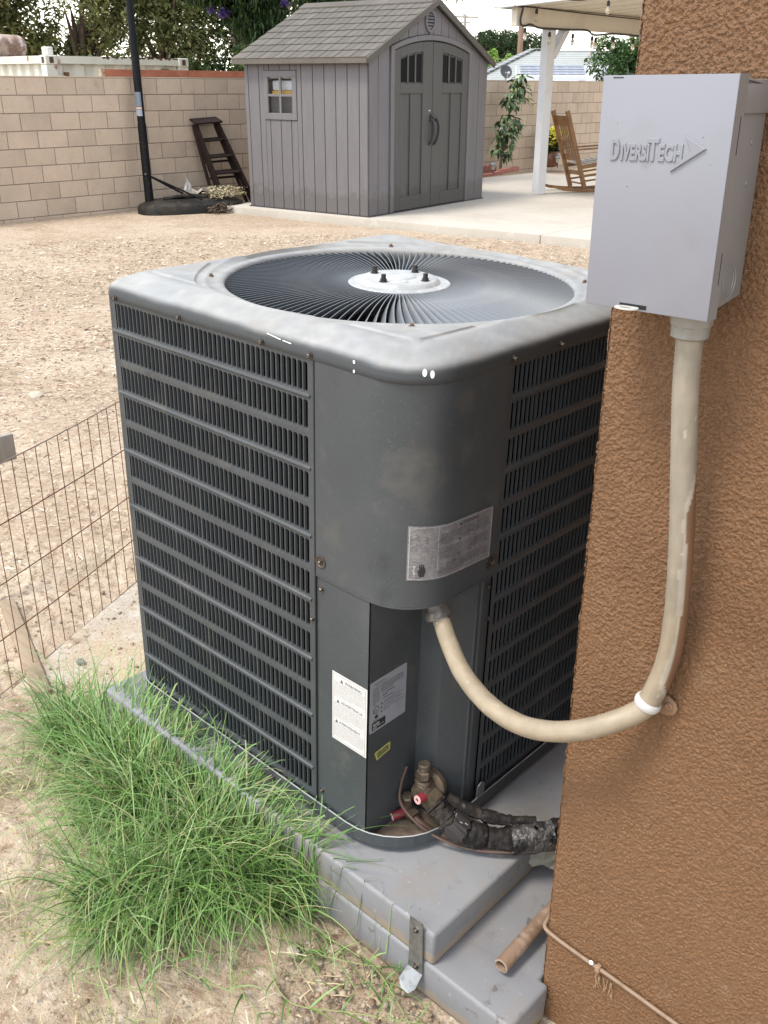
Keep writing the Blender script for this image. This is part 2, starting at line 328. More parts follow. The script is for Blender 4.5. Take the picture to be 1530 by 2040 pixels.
stone((-.094, -.148, .004), (.013, .010, .009), 'small angular tan stone lying in the dirt in front of the grey pad', (.42, .36, .29), 1)
stone((-3.605, 1.302, .002), (.045, .036, .026), 'pale rounded stone lying in the dry yard left of the air conditioner', (.42, .36, .29), 2)
stone((-1.12, .072, .012), (.012, .010, .007), 'little dark grey stone on the sandy walkway left of the pad', (.20, .18, .17), 3)

# ---------------------------------------------------------------- slab, walkway, wooden edging
SH7 = Matrix.Translation((-7.721, 8.051, -.2)) @ Matrix.Rotation(RAD(7), 4, 'Z')   # frame of the shed: front wall x=0, side wall y=0
def build_slabs():
    # patio slab: front edge runs through the two measured corners, joint cut across it
    def sp(x0, x1, y0a, y0b, y1, name):
        nb = 26; xs = np.linspace(x0, x1, nb); b = MB()
        fr = [(x, y0a+(y0b-y0a)*(x-x0)/(x1-x0)) for x in xs]
        b.prism(fr+[(x1, y1), (x0, y1)], -.42, -.2, 2); o = b.build(name, CONC, None, bev=.008, seg=2); tag(o, kind='structure'); return o
    sp(-10.05, -5.335, 7.565, 8.312, 15.05, 'patio_slab')
    sp(-5.327, 1.5, 8.313, 9.30, 15.05, 'patio_slab')
    # sandy concrete walkway beside the unit
    n = 60; pts = []
    e = [(-1.42, .44), (-1.26, .10), (-1.135, -.14)]
    b = MB(); b.prism([(-1.41, .46), (-1.262, .135), (-1.145, -.10), (-.80, -.072), (-.80, .9), (-1.62, .9)], -.14, .004, 2)
    m = mat('sandy_concrete', (.36, .315, .255), rough=.9, spec=.2, layers=[(2.5, 6, .45, .65, (.39, .295, .20)), (14, 5, .5, .7, (.43, .39, .33)), (130, 3, .55, .68, (.24, .18, .13)), (240, 2, .62, .7, (.56, .52, .46))], bump=[(130, 4, .5, .003)])
    o = b.build('walkway', m, None, bev=.006); tag(o, kind='structure')
build_slabs()
def wooden_edging():
    m = mat('weathered_wood', (.30, .23, .155), rough=.85, layers=[(6, 5, .4, .7, (.22, .16, .105), (1, 8, 8))], bump=[(20, 4, .5, .004, (1, 9, 9))])
    b = MB(); b.bar((-1.55, .10, -.012), (-1.06, -.062, -.006), .04, .05); o = b.build('edging_board', m, None, bev=.003)
    tag(o, 'weathered brown wooden edging board lying under the wire fence', 'board')
    m2 = mat('pale_post_wood', (.27, .245, .215), rough=.8, layers=[(6, 5, .4, .7, (.36, .32, .28), (6, 6, 1))])
    t = thing('sign_stake', 'beige board end on a rusty stake behind the wire fence', 'stake', (-1.66, .17, 0))
    b = MB(); b.bar((-1.648, .188, .368), (-1.648, .188, .443), .020, .10, (0, 1, 0)); b.build('board', m2, t, bev=.002)
    b = MB(); b.tube([(-1.585, .085, -.02), (-1.60, .125, .26), (-1.652, .19, .42)], .007, 8); b.build('stake', mat('rust_red', (.22, .08, .05), rough=.8), t, sm=True)
wooden_edging()
# ---------------------------------------------------------------- air conditioner (measured in the unit's own slightly leaning frame)
FA = Matrix.Translation((0, 0, -.245)) @ Matrix.Rotation(RAD(1.6), 4, 'Y')
U = .7225; H = U/2
ACP = Vector((-H, H, .385))
AC = thing('air_conditioner', 'grey outdoor air conditioner condenser with louvred sides standing on a stacked pad', 'air conditioner', FA @ ACP, Matrix.Rotation(RAD(1.6), 4, 'Y'))
Z1, RP, RH, SP, NS, NR = 1.2066, .0562, .0431, .01145, 43, 14
def rrect(hx, r, n=8, c=(-H, H), rf=None):
    P = []; r_ = r
    for cx, cy, a0 in ((1, 1, 0), (-1, 1, 90), (-1, -1, 180), (1, -1, 270)):
        r = rf if (rf and a0 == 270) else r_; cx, cy = cx*(hx-r), cy*(hx-r)
        P += [(c[0]+cx+r*math.cos(RAD(a0+90*k/n)), c[1]+cy+r*math.sin(RAD(a0+90*k/n))) for k in range(n+1)]
    return P
def louvre_panel(u0, wide, m4):
    """sheet with 14 rows of slots; local coords (u, depth, z) -> m4"""
    b = MB(); g = RP-RH; hw = .0045
    us = []; x = u0
    for k in range(NS):
        us.append(x); x += SP
    uend = x
    def cell(ua, ub, za, zb, last):
        # slot outline, 12 points, rounded; starts bottom-left, counter-clockwise
        c0 = ua+(SP-2*hw)*.5-.0002; c1 = c0+2*hw - (0.0011 if last else 0.); r = .0032; z0, z1 = za+g/2, zb-g/2; h = []
        for (cx, cz, a0) in ((c0+r*.6, z0+r*.6, 180), (c1-r, z0+r, 270), (c1-r, z1-r, 0), (c0+r*.6, z1-r*.6, 90)):
            rr = r*.6 if a0 in (180, 90) else r
            h += [(cx+rr*math.cos(RAD(a0+45*k)), cz+rr*math.sin(RAD(a0+45*k))) for k in range(3)]
        o = [(ua, h[0][1]), (ua, za), (h[2][0], za), (h[3][0], za), (ub, za), (ub, h[5][1]), (ub, h[6][1]), (ub, zb), (h[8][0], zb), (h[9][0], zb), (ua, zb), (ua, h[11][1])]
        V = [(p[0], 0, p[1]) for p in o]+[(p[0], .0005, p[1]) for p in h]+[(p[0]+(.0004 if 3 <= i <= 8 else .0009), .0045, p[1]) for i, p in enumerate(h)]
        Fc = [(i, (i+1) % 12, 12+(i+1) % 12, 12+i) for i in range(12)]+[(12+i, 12+(i+1) % 12, 24+(i+1) % 12, 24+i) for i in range(12)]
        b.add(V, Fc)
    for i in range(NR):
        zt = Z1-RP*i+g/2; zb = zt-RP
        for k in range(NS):
            cell(us[k], us[k]+SP, zb, zt, (k+1) in wide)
    zlo = Z1-RP*NR+g/2; zhi = Z1+g/2
    return b, uend, zlo, zhi
def finish_panel(b, u0, u1, zlo, zhi, lo_edge, hi_edge, arc):
    b.quad((lo_edge, 0, .42), (u0, 0, .42), (u0, 0, 1.222), (lo_edge, 0, 1.222)); b.quad((u1, 0, .42), (hi_edge, 0, .42), (hi_edge, 0, 1.222), (u1, 0, 1.222))
    b.quad((u0, 0, .42), (u1, 0, .42), (u1, 0, zlo), (u0, 0, zlo)); b.quad((u0, 0, zhi), (u1, 0, zhi), (u1, 0, 1.222), (u0, 0, 1.222))
    for i in range(0, NR-1, 2):       # pressed ridge in every second band
        z = Z1-RP*i-RH-.0062
        V = []; pr = [(.0034, .0002), (.0016, -.0022), (-.0004, -.0026), (-.0032, .0002)]
        for u in (u0-.004, u1+.004): V += [(u, d, z+dz) for dz, d in pr]
        b.add(V, [(k, k+1, k+5, k+4) for k in range(3)]+[(0, 1, 2, 3), (7, 6, 5, 4)])
    if arc:                            # rounded rear corner
        e, r, sgn = arc; n = 6
        P = [(e+sgn*r*math.sin(RAD(90*k/n)), r-r*math.cos(RAD(90*k/n))) for k in range(n+1)]
        for k in range(n):
            (a, d), (a2, d2) = P[k], P[k+1]; b.quad((a, d, .42), (a2, d2, .42), (a2, d2, 1.222), (a, d, 1.222))
        b.quad((P[-1][0], P[-1][1], .42), (P[-1][0], P[-1][1]+.012, .42), (P[-1][0], P[-1][1]+.012, 1.222), (P[-1][0], P[-1][1], 1.222))
def build_ac():
    MLc = I4
    # left panel: u = x
    b, ue, zl, zh = louvre_panel(-.7018, (12, 19, 31), None); finish_panel(b, -.7018, ue, zl, zh, -.7065, -.1965, (-.7065, .016, -1))
    b.v = [(v[0], v[1], v[2]) for v in b.v]; b.bar((-.1975, .006, .42), (-.1975, .006, 1.222), .002, .012, (0, 1, 0))
    pl = b.build('louvre_panel', GREY, AC, frame=FA, fix=False)
    b, ue, zl, zh = louvre_panel(.2075, (6, 18, 30), None); finish_panel(b, .2075, ue, zl, zh, .1965, .7065, (.7065, .016, 1))
    b.v = [(-v[1], v[0], v[2]) for v in b.v]
    pr = b.build('louvre_panel', GREY, AC, frame=FA, fix=False)
    CR = Matrix.Translation(Vector((-H, H, 0))) @ Matrix.Rotation(math.pi, 4, 'Z') @ Matrix.Translation(Vector((H, -H, 0)))
    for o in (pl, pr): copy_part(o, AC, FA @ CR @ FA.inverted() @ W[o.name])
    # rear corner (behind everything): plain fill between the two rear panels
    b = MB(); b.box(-U+.0, -U+.19, U-.004, U-.001, .42, 1.222); b.box(-U+.001, -U+.004, U-.19, U-.005, .42, 1.222); b.build('rear_corner_panel', GREY, AC, frame=FA)
    # coil: dark finned wall just behind the louvres
    b = MB()
    P1 = rrect(H-.012, .004, 4); P0 = rrect(H-.05, .003, 4); n = len(P1)
    # stops short of the front corner, where the electrics sit
    keep = [i for i in range(n) if not (P1[i][0] > -.20 and P1[i][1] < .20)]
    st = max(range(len(keep)), key=lambda j: (keep[j]-keep[j-1]) % n); keep = keep[st:]+keep[:st]
    path = [(-.012, .205)]+[P1[i] for i in keep]+[(-.205, .012)]; pin = [(-.05, .205)]+[P0[i] for i in keep]+[(-.205, .05)]
    for k in range(len(path)-1):
        V = [(*p, z) for z in (.42, 1.215) for p in (path[k], path[k+1], pin[k+1], pin[k])]
        b.add(V, [(0, 1, 5, 4), (1, 2, 6, 5), (2, 3, 7, 6), (3, 0, 4, 7)])
    b.build('coil', DARKM, AC, frame=FA)
    # base pan: curled edge and floor
    o = rrect(H+.007, .040, 8, rf=.127); i2 = rrect(H+.004, .037, 8, rf=.124); n = len(o); b = MB()
    for k in range(n):
        a, c = o[k], o[(k+1) % n]; d, e = i2[k], i2[(k+1) % n]
        b.add([(*a, .398), (*c, .398), (*c, .421), (*a, .421), (*d, .421), (*e, .421), (*e, .401), (*d, .401)], [(0, 1, 2, 3), (3, 2, 5, 4), (4, 5, 6, 7), (7, 6, 1, 0)])
    b.build('base_pan', GREY, AC, frame=FA, sm=True, auto=RAD(50))
    b = MB(); b.prism([p for p in rrect(H+.003, .036, 8, rf=.123)], .3985, .4025, 2); b.build('pan_floor', RUST, AC, frame=FA)
    b = MB(); b.prism(rrect(H-.02, .04, 6, rf=.12), .3845, .398, 2); b.build('pan_gap_shade', DARKM, AC, frame=FA)  # black inset block stands in for the shadow under the pan
    b = MB(); rim = rrect(H+.0062, .039, 8, rf=.126); b.tube([(*p, .4215) for p in rim]+[(*rim[0], .4215)], .0011, 5, False); b.build('pan_rim', mat('bare_edge', (.55, .56, .57), rough=.3, metal=.6), AC, frame=FA, sm=True)
    # hood over the electrics (upper corner panel), wraps the rounded front corner
    def arcpath(off, r=.085, n=14, x0=-.1935, y1=.1935):
        P = [(x0, -off)]
        P += [(-r+(r+off)*math.sin(RAD(90*k/n)), r-(r+off)*math.cos(RAD(90*k/n))) for k in range(n+1)]
        return P+[(off, y1)]
    b = MB(); b.prism(arcpath(.002)+arcpath(-.002)[::-1], .874, 1.222, 2); hood = b.build('corner_hood', GREY, AC, frame=FA, sm=True)
    b = MB(); b.prism(arcpath(.0025)+arcpath(-.010)[::-1], .8705, .8738, 2); b.build('hood_hem', GREY, AC, frame=FA, sm=True)
    # lower corner panel, notched for the pipes
    inn = [(-.1955, .0005), (-.0788, .0005), (-.0788, .122), (-.036, .126), (-.003, .178), (-.003, .1965)]
    b = MB(); t = .002
    for (p, q) in zip(inn[:-1], inn[1:]):
        p = Vector(p); q = Vector(q); d = (q-p).normalized(); nn = Vector((-d.y, d.x))*t
        a, c = q+nn, p+nn; b.add([(p.x, p.y, .40), (q.x, q.y, .40), (a.x, a.y, .40), (c.x, c.y, .40), (p.x, p.y, .885), (q.x, q.y, .885), (a.x, a.y, .885), (c.x, c.y, .885)],
                              [(0, 1, 5, 4), (1, 2, 6, 5), (2, 3, 7, 6), (3, 0, 4, 7), (0, 3, 2, 1), (4, 5, 6, 7)])
    b.bar((-.007, .171, .40), (-.007, .171, .87), .004, .006, (0, 1, 0)); b.build('corner_panel', GREY, AC, frame=FA)
    # cap -------------------------------------------------
    NA = 1000
    th = np.linspace(0, 2*np.pi, NA, endpoint=False)
    QF = (np.cos(th) > 0) & (np.sin(th) < 0)
    def sq(hh, r):      # distance from centre to the rounded square along each direction; front corner is rounder
        r = np.where(QF, r, r*.36)
        c, s = np.abs(np.cos(th)), np.abs(np.sin(th)); a = hh-r
        A = 1.; Bq = -2*a*(c+s); Cq = 2*a*a-r*r; t1 = np.where((c > s), hh/np.maximum(c, 1e-9), hh/np.maximum(s, 1e-9))
        disc = np.maximum(Bq*Bq-4*Cq, 0); t2 = (-Bq+np.sqrt(disc))/2
        corner = (t1*c > a) & (t1*s > a); return np.where(corner, t2, t1)
    RO = .3005; hh = H+.003
    lv = []
    for d, z in ((0, 1.222), (0, 1.240), (.0006, 1.2445), (.002, 1.2478), (.0045, 1.2500)): lv.append((np.full(NA, RO+d), np.full(NA, z)))
    lv.append((np.full(NA, RO+.010), np.full(NA, 1.2512)))
    lv.append((np.full(NA, RO+.016), np.full(NA, 1.2504)))
    Rin = RO+.020
    for k in range(1, 91):
        f = k/90; e = sq(hh-.050, .055); r = np.maximum(Rin+.001*k/90, Rin+(np.maximum(e, Rin+.004)-Rin)*f)
        lv.append((r, np.full(NA, 1.2505+.0065*f)))
    for ins, z, rr in ((.044, 1.2562, .058), (.037, 1.2538, .061), (.029, 1.2506, .065), (.021, 1.2472, .069), (.014, 1.2438, .073), (.009, 1.2410, .076), (.0055, 1.2382, .078), (.0028, 1.2350, .080), (.0010, 1.2312, .0805), (.0002, 1.2270, .081), (0, 1.2215, .081), (0, 1.2140, .081), (.0015, 1.2128, .080), (.006, 1.2128, .078)):
        e = sq(hh-ins, rr); lv.append((np.maximum(e, lv[-1][0]+.0004) if ins > .01 else e, np.full(NA, z)))
    V = []
    for j, (r, z) in enumerate(lv):
        x = r*np.cos(th); y = r*np.sin(th); zz = z.copy()
        if 6 < j < 97:   # pressed triangles in the four corners and a ring round the opening
            m = hh-.062; a = np.abs(x); bb = np.abs(y); dr = np.hypot(x, y)-.350
            sd = np.minimum(np.minimum(m-a, m-bb), dr); sd = np.minimum(sd, (a+bb-.395)*.7)
            zz = zz+.0034*smooth(-.0016, .0016, sd)
            rr = np.hypot(x, y); zz = zz+.0018*np.exp(-((rr-.334)/.006)**2)*1.0
        V.append(np.stack([x-H, y+H, zz], 1))
    V = np.concatenate(V); i = np.arange(NA); Fq = []
    # bleached, dusty top also painted paler for skylight; original grey kept on shaded skirt
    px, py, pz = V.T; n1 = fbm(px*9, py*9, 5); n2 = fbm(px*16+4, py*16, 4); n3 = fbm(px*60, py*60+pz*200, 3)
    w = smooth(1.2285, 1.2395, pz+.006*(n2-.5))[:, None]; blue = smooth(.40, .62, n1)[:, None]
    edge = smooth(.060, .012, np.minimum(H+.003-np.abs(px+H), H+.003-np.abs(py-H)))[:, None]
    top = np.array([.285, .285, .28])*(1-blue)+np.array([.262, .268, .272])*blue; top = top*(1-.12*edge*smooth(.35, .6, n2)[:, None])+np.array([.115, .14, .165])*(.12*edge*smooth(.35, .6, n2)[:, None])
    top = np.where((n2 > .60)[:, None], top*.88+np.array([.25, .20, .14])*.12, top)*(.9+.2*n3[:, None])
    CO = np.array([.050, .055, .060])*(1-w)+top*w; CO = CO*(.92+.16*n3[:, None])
    for j in range(len(lv)-1): Fq.append(np.stack([j*NA+i, j*NA+(i+1) % NA, (j+1)*NA+(i+1) % NA, (j+1)*NA+i], 1))
    Fq = np.concatenate(Fq)[:, ::-1]
    A = np.array(W[AC.name].inverted() @ FA); V = V@A[:3, :3].T+A[:3, 3]
    cap = link('top_cap', meshdata('top_cap', V, Fq, FADED_SKYLIT, True, CO), AC)
    # grille: 135 twisted fins round a hub, each a part
    zg = 1.2455; nf = 128; r0, r1 = .082, .3015; ns = 12; V = []
    for k in range(ns+1):
        f = k/ns; r = r0+(r1-r0)*f; a = -.02*f+.045*f*f; tw = smooth(0, .3, f)
        for (dz, dt) in ((0, 0), (-.013, -.0065*tw-.0022*f)):
            aa = a+dt/r; up = .004*math.sin(math.pi*f)
            for s in (-.0006, .0006): V.append((r*math.cos(aa+s/r), r*math.sin(aa+s/r), dz+up))
    Fc = []
    for k in range(ns):
        a, c = 4*k, 4*k+4
        for (p, q) in ((0, 1), (1, 3), (3, 2), (2, 0)): Fc.append((a+p, a+q, c+q, c+p))
    me = meshdata('fin', V, Fc, mat('fin_grey', (.15, .163, .18), rough=.45, layers=[(9, 3, .5, .7, (.20, .21, .22))]), False); fixn(me); me.polygons.foreach_set('use_smooth', np.ones(len(me.polygons), bool)); me.set_sharp_from_angle(angle=RAD(50))
    for k in range(nf): link('fin', me, AC, FA @ Matrix.Translation((-H, H, zg)) @ Matrix.Rotation(2*math.pi*k/nf, 4, 'Z'))
    b = MB(); c = Vector((-H, H, zg))
    b.lathe([(.088, -.014), (.0895, -.012), (.0895, .0005), (.088, .0018), (.072, .0025), (.067, .0085), (.064, .0100), (.030, .0105), (.027, .0130), (.022, .0138), (0, .0138)], c, (0, 0, 1), 64)
    hub = b.build('hub_plate', mat('hub_paint', (.40, .415, .425), rough=.6, layers=[(25, 5, .45, .65, (.32, .33, .335)), (60, 4, .55, .7, (.48, .48, .48))]), AC, frame=FA, sm=True)
    for ang in (100, 190, 280, 10):
        p = c+Vector((.052*math.cos(RAD(ang)), .052*math.sin(RAD(ang)), .009))
        b = MB(FA); b.lathe([(.0085, 0), (.0085, .0015), (.0058, .002), (.0058, .006), (.0042, .0065), (.0042, .0135), (.0034, .0142), (0, .0142)], p, (0, 0, 1), 10); b.build('hub_bolt', mat('dark_bolt', (.05, .045, .042), rough=.45, metal=.6), hub, sm=True)
        b = MB(FA)
        if ang in (100, 280):
            d = Vector((math.cos(RAD(ang+45)), math.sin(RAD(ang+45)), 0)); b.bar(c+d*.018+Vector((0, 0, .0105)), c+d*.050+Vector((0, 0, .0105)), .008, .0025); b.build('rib', hub.data.materials[0], hub, bev=.001)
    for ang in (45, 135, 225, 315):
        p = Vector((-H+.3265*math.cos(RAD(ang)), H+.3265*math.sin(RAD(ang)), 1.2515)); screw(AC, 'screw', p, (0, 0, 1), .0030, mat('rusty_screw', (.13, .08, .05), rough=.6), FA)
    # dark fan well under the grille with the blades of the fan
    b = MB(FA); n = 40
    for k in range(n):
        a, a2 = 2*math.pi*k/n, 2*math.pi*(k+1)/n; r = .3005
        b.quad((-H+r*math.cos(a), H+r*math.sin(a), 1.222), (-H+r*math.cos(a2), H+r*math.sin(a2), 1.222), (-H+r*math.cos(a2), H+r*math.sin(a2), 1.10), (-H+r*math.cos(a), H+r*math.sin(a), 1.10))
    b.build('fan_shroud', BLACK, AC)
    b = MB(FA); b.prism([(-.69, .04), (-.215, .04), (-.215, .215), (-.03, .215), (-.03, .69), (-.69, .69)], .60, .61, 2); b.build('added_dark_plate', BLACK, AC)  # unseen black plate, added to keep the inside of the unit dark
    for k in range(3):
        b = MB(FA); a0 = 2*math.pi*k/3; V = []
        for j in range(7):
            f = j/6; aa = a0+1.5*f
            for r in (.05, .28): V.append((-H+r*math.cos(aa), H+r*math.sin(aa), 1.10+.07*f))
        b.add(V, [(2*j, 2*j+1, 2*j+3, 2*j+2) for j in range(6)]); b.build('fan_blade', DARKM, AC)
    # screws
    for x, z in ((-.6854, 1.2165), (-.5055, 1.2165), (-.3041, 1.2175), (-.2011, 1.2195)): screw(AC, 'screw', (x, -.0035, z), (0, -1, 0), .0034, STEEL, FA)
    for y, z in ((.1983, 1.2195), (.3189, 1.2175), (.46, 1.2165)): screw(AC, 'screw', (.0035, y, z), (1, 0, 0), .0034, STEEL, FA)
    for x, z in ((-.2038, .7859), (-.1826, .849), (-.1833, .4469), (-.3043, .4075), (-.2027, .4095), (-.4151, .4075), (-.66, .4075)): screw(AC, 'screw', (x, 0. if z > .42 else -.007, z), (0, -1, 0), .0030, STEEL, FA)
    for y, z in ((.1955, .7905), (.187, .8522)): screw(AC, 'screw', (-.001, y, z), (1, 0, 0), .0028, STEEL, FA)
    for (p, nn) in (((-.1825, -.0022, .8984), (0, -1, 0)), ((.0022, .1835, .8977), (1, 0, 0))):
        b = MB(FA); b.lathe([(.011, 0), (.011, .0012), (.0085, .0014), (.0075, .0004), (0, .0004)], p, nn, 18); w = b.build('screw_cup', STEEL, AC, sm=True); screw(w, 'screw', Vector(p)+Vector(nn)*.0005, nn, .0028, STEEL, FA)
    # keyhole notches at the seams
    b = MB(FA); b.box(-.1962, -.1940, -.0026, .012, .424, 1.2128); b.build('seam_gap', BLACK, AC)
    # white paint specks and scratches on the cap
    sp = mat('white_speck', (.8, .8, .8), rough=.6)
    def speck(c, n, rx, rz):
        n = Vector(n).normalized(); u = Vector((0, 0, 1)).cross(n); u = u.normalized() if u.length > .01 else Vector((1, 0, 0)); v = n.cross(u); c = Vector(c)+n*.0004
        b = MB(FA); b.add([c+u*rx*math.cos(2*math.pi*k/10)+v*rz*math.sin(2*math.pi*k/10) for k in range(10)], [tuple(range(10))]); b.build('paint_speck', sp, AC, fix=False)
    speck((-.1150, -.0032, 1.2290), (0, -1, 0), .0022, .0026); speck((-.1150, -.0032, 1.2160), (0, -1, 0), .0018, .0024)
    for ang, z in ((-40, 1.2300), (-33, 1.2275)):
        a = RAD(ang); r = .0845; speck((-.081+r*math.cos(a), .081+r*math.sin(a), z), (math.cos(a), math.sin(a), .15), .0032, .0055)
    b = MB(FA); b.bar((-.292, -.0034, 1.2335), (-.262, -.0034, 1.2300), .0004, .0014); b.bar((-.258, -.0034, 1.2298), (-.240, -.0034, 1.2285), .0004, .0014); b.build('scratch', sp, AC)
build_ac()

# ---------------------------------------------------------------- labels on the unit
INK = mat('ink', (.018, .018, .02), rough=.6); INKL = mat('ink_pale', (.20, .195, .185), rough=.6)
def label_part(name, M, w, h, m, r=.0):
    b = MB()
    if r:
        P = []
        for cx, cy, a0 in ((w-r, h-r, 0), (r, h-r, 90), (r, r, 180), (w-r, r, 270)): P += [(cx+r*math.cos(RAD(a0+30*k)), cy+r*math.sin(RAD(a0+30*k))) for k in range(4)]
    else: P = [(0, 0), (w, 0), (w, h), (0, h)]
    b.prism(P, 0, .0003, 2); return b.build(name, m, AC, frame=M)
def printing(M, parent, items, m, name='print', warp=None):
    b = MB()
    for it in items:
        if it[0] == 't':
            _, s, x, y, size, xs = it; V, Fc = text_mesh(s, size, 0, xs); b.add([(v[0]+x, v[1]+y, .0006) for v in V], Fc)
        elif it[0] == 'r':
            _, x0, x1, y0, y1 = it; n = max(1, int((x1-x0)/.008)) if warp else 1
            for k in range(n):
                xa = x0+(x1-x0)*k/n; xb = x0+(x1-x0)*(k+1)/n; b.quad((xa, y0, .0006), (xb, y0, .0006), (xb, y1, .0006), (xa, y1, .0006))
        elif it[0] == 'p': b.add([(p[0], p[1], .0007) for p in it[1]], [tuple(range(len(it[1])))])
        elif it[0] == 'o':
            _, cx, cy, r, t = it; n = 24
            for k in range(n):
                a, c = 2*math.pi*k/n, 2*math.pi*(k+1)/n
                b.quad(*[(cx+q*math.cos(w), cy+q*math.sin(w), .0006) for q, w in ((r, a), (r, c), (r-t, c), (r-t, a))])
    if warp: b.v = [warp(*v) for v in b.v]
    return b.build(name, m, parent, frame=M, fix=False)
def lines(x0, x1, ytop, n, dy, th=.00055, seed=0, full=.9):
    q = random.Random(seed); R = []
    for k in range(n):
        y = ytop-k*dy; x = x0; end = x1 if k < n-1 else x0+(x1-x0)*(.3+.4*q.random())
        while x < end-.001:
            w = min(end-x, .0015+.0045*q.random()); R.append(('r', x, x+w, y-th, y)); x += w+.0007+.0005*q.random()
    return R
def tri(x, y, s): return ('p', [(x, y), (x+s, y), (x+s/2, y+s*.95)])
def build_labels():
    # white warning sheet on the lower left panel
    M = FA @ Matrix(((1, 0, 0, -.1585), (0, 0, -1, -.0004+.0005), (0, 1, 0, .5765), (0, 0, 0, 1)))
    w, h = .0775, .1335; L = label_part('warning_label', M, w, h, mat('label_white', (.56, .55, .535), rough=.55, layers=[(60, 4, .55, .75, (.50, .48, .45))]))
    it = []
    for x0, x1, y0, y1 in ((.003, w-.003, .003, .0036), (.003, w-.003, h-.0036, h-.003)): it.append(('r', x0, x1, y0, y1))
    for x in (.003, w-.0036): it.append(('r', x, x+.0006, .003, h-.003))
    it += [('r', .004, w-.004, .0878, .0882), ('r', .004, w-.004, .0465, .0469), ('r', .004, w-.004, .1172, .1175), ('r', .004, w-.004, .0755, .0758), ('r', .004, w-.004, .0345, .0348)]
    printing(M, L, it+lines(.005, w-.005, .1155, 11, .0024, seed=1)+lines(.005, w-.005, .0740, 11, .0024, seed=2)+lines(.005, w-.005, .0330, 11, .0024, seed=3), INKL)
    printing(M, L, [tri(.018, .1188, .0068), ('t', 'WARNING', .028, .1195, .0082, .95), tri(.010, .0772, .0068), ('t', 'ADVERTENCIA', .020, .0780, .0080, .92), tri(.007, .0362, .0068), ('t', 'AVERTISSEMENT', .016, .0370, .0075, .88)], mat('ink_mid', (.085, .08, .07), rough=.6))
    # rating plate on the side of the notch (faces +X): u = y
    M = FA @ Matrix(((0, 0, 1, -.0786), (1, 0, 0, .0035), (0, 1, 0, .6225), (0, 0, 0, 1)))
    w, h = .086, .0985; L = label_part('rating_plate', M, w, h, mat('label_silver', (.25, .26, .29), rough=.45, layers=[(30, 4, .5, .7, (.22, .23, .26))]), .003)
    it = lines(.008, .075, .093, 1, .003, .0011, 4)+lines(.012, .070, .0895, 1, .003, .0007, 5)+lines(.006, .022, .085, 10, .0034, .0010, 6)+lines(.025, .078, .0850, 4, .0042, .0014, 7)+lines(.030, .060, .0665, 2, .004, .0016, 8)+lines(.03, .08, .057, 1, .004, .0013, 9)
    it += lines(.032, .08, .0505, 2, .0028, .0007, 10)+lines(.032, .075, .0430, 2, .0028, .0007, 11)+lines(.032, .08, .0355, 2, .0028, .0007, 12)+lines(.008, .048, .0225, 1, .003, .0012, 13)
    it += [tri(.025, .0465, .0045), tri(.025, .0390, .0045), tri(.025, .0312, .0045), ('o', .0145, .0420, .0072, .0011), ('t', 'ETL', .0088, .0392, .0062, .85), ('r', .012, .019, .0255, .0315), ('r', .0055, .037, .004, .0195)]
    printing(M, L, it, INK)
    printing(M, L, [('t', 'AHRI', .0075, .0118, .0072, .95)]+lines(.0075, .034, .0100, 2, .0028, .0009, 14), mat('ink_white', (.6, .6, .62), rough=.6)).location.x += .0003
    # yellow sticker
    M = FA @ Matrix(((0, 0, 1, -.0786), (1, 0, 0, .0175), (0, 1, 0, .5600), (0, 0, 0, 1)))
    b = MB(); b.prism([(.0, .0155), (.0055, .0), (.0375, .0050), (.0375, .0205), (.036, .0215), (.0015, .0182)], 0, .0003, 2); L = b.build('inspection_sticker', mat('label_yellow', (.36, .36, .10), rough=.6), AC, frame=M)
    b = MB(); b.prism([(.004, .0145), (.0072, .0035), (.034, .0078), (.034, .0182), (.005, .0158)], .0003, .0006, 2); b.build('print', mat('sticker_olive', (.20, .20, .06), rough=.7, layers=[(400, 2, .45, .55, (.08, .08, .04))]), L, frame=M)
    # silver warning label that follows the rounded hood; s runs along the hood's outline
    r = .085; off = .0025; arc = math.pi/2*(r+off)
    def wp(s, z, e):
        o = off+e; z = z+.0095*(1-(s-.0626)/(arc+.0935-.0626))
        if s < arc: a = s/(r+off); return (-r+(r+o)*math.sin(a), r-(r+o)*math.cos(a), z)
        return (o, r+(s-arc), z)
    s0, s1, z0, z1 = .086, .231, .9105, .9975; n = 28; b = MB(); V = []
    s0 = .0626; s1 = arc+.0935
    for k in range(n+1):
        s = s0+(s1-s0)*k/n; V += [wp(s, z0, .0003), wp(s, z1, .0003)]
    b.add(V, [(2*k, 2*k+2, 2*k+3, 2*k+1) for k in range(n)])
    LS = mat('label_worn_silver', (.20, .195, .205), rough=.34, metal=.25, spec=.6, layers=[(60, 6, .48, .62, (.115, .112, .12)), (150, 5, .5, .62, (.28, .27, .285), (1, 1, 5)), (30, 5, .52, .68, (.32, .315, .325))], rvar=(60, .22, .6))
    L = b.build('warning_label', LS, AC, frame=FA, fix=False)
    w = s1-s0; h = z1-z0; wf = lambda x, y, e: wp(s0+x, z0+y, e)
    it = lines(.050, w-.010, .072, 6, .0030, .0008, 20)+lines(.050, w-.010, .048, 6, .0030, .0008, 21)+lines(.050, w-.010, .024, 6, .0030, .0008, 22)
    printing(FA, L, it, mat('ink_faded', (.07, .068, .073), rough=.5), warp=wf)
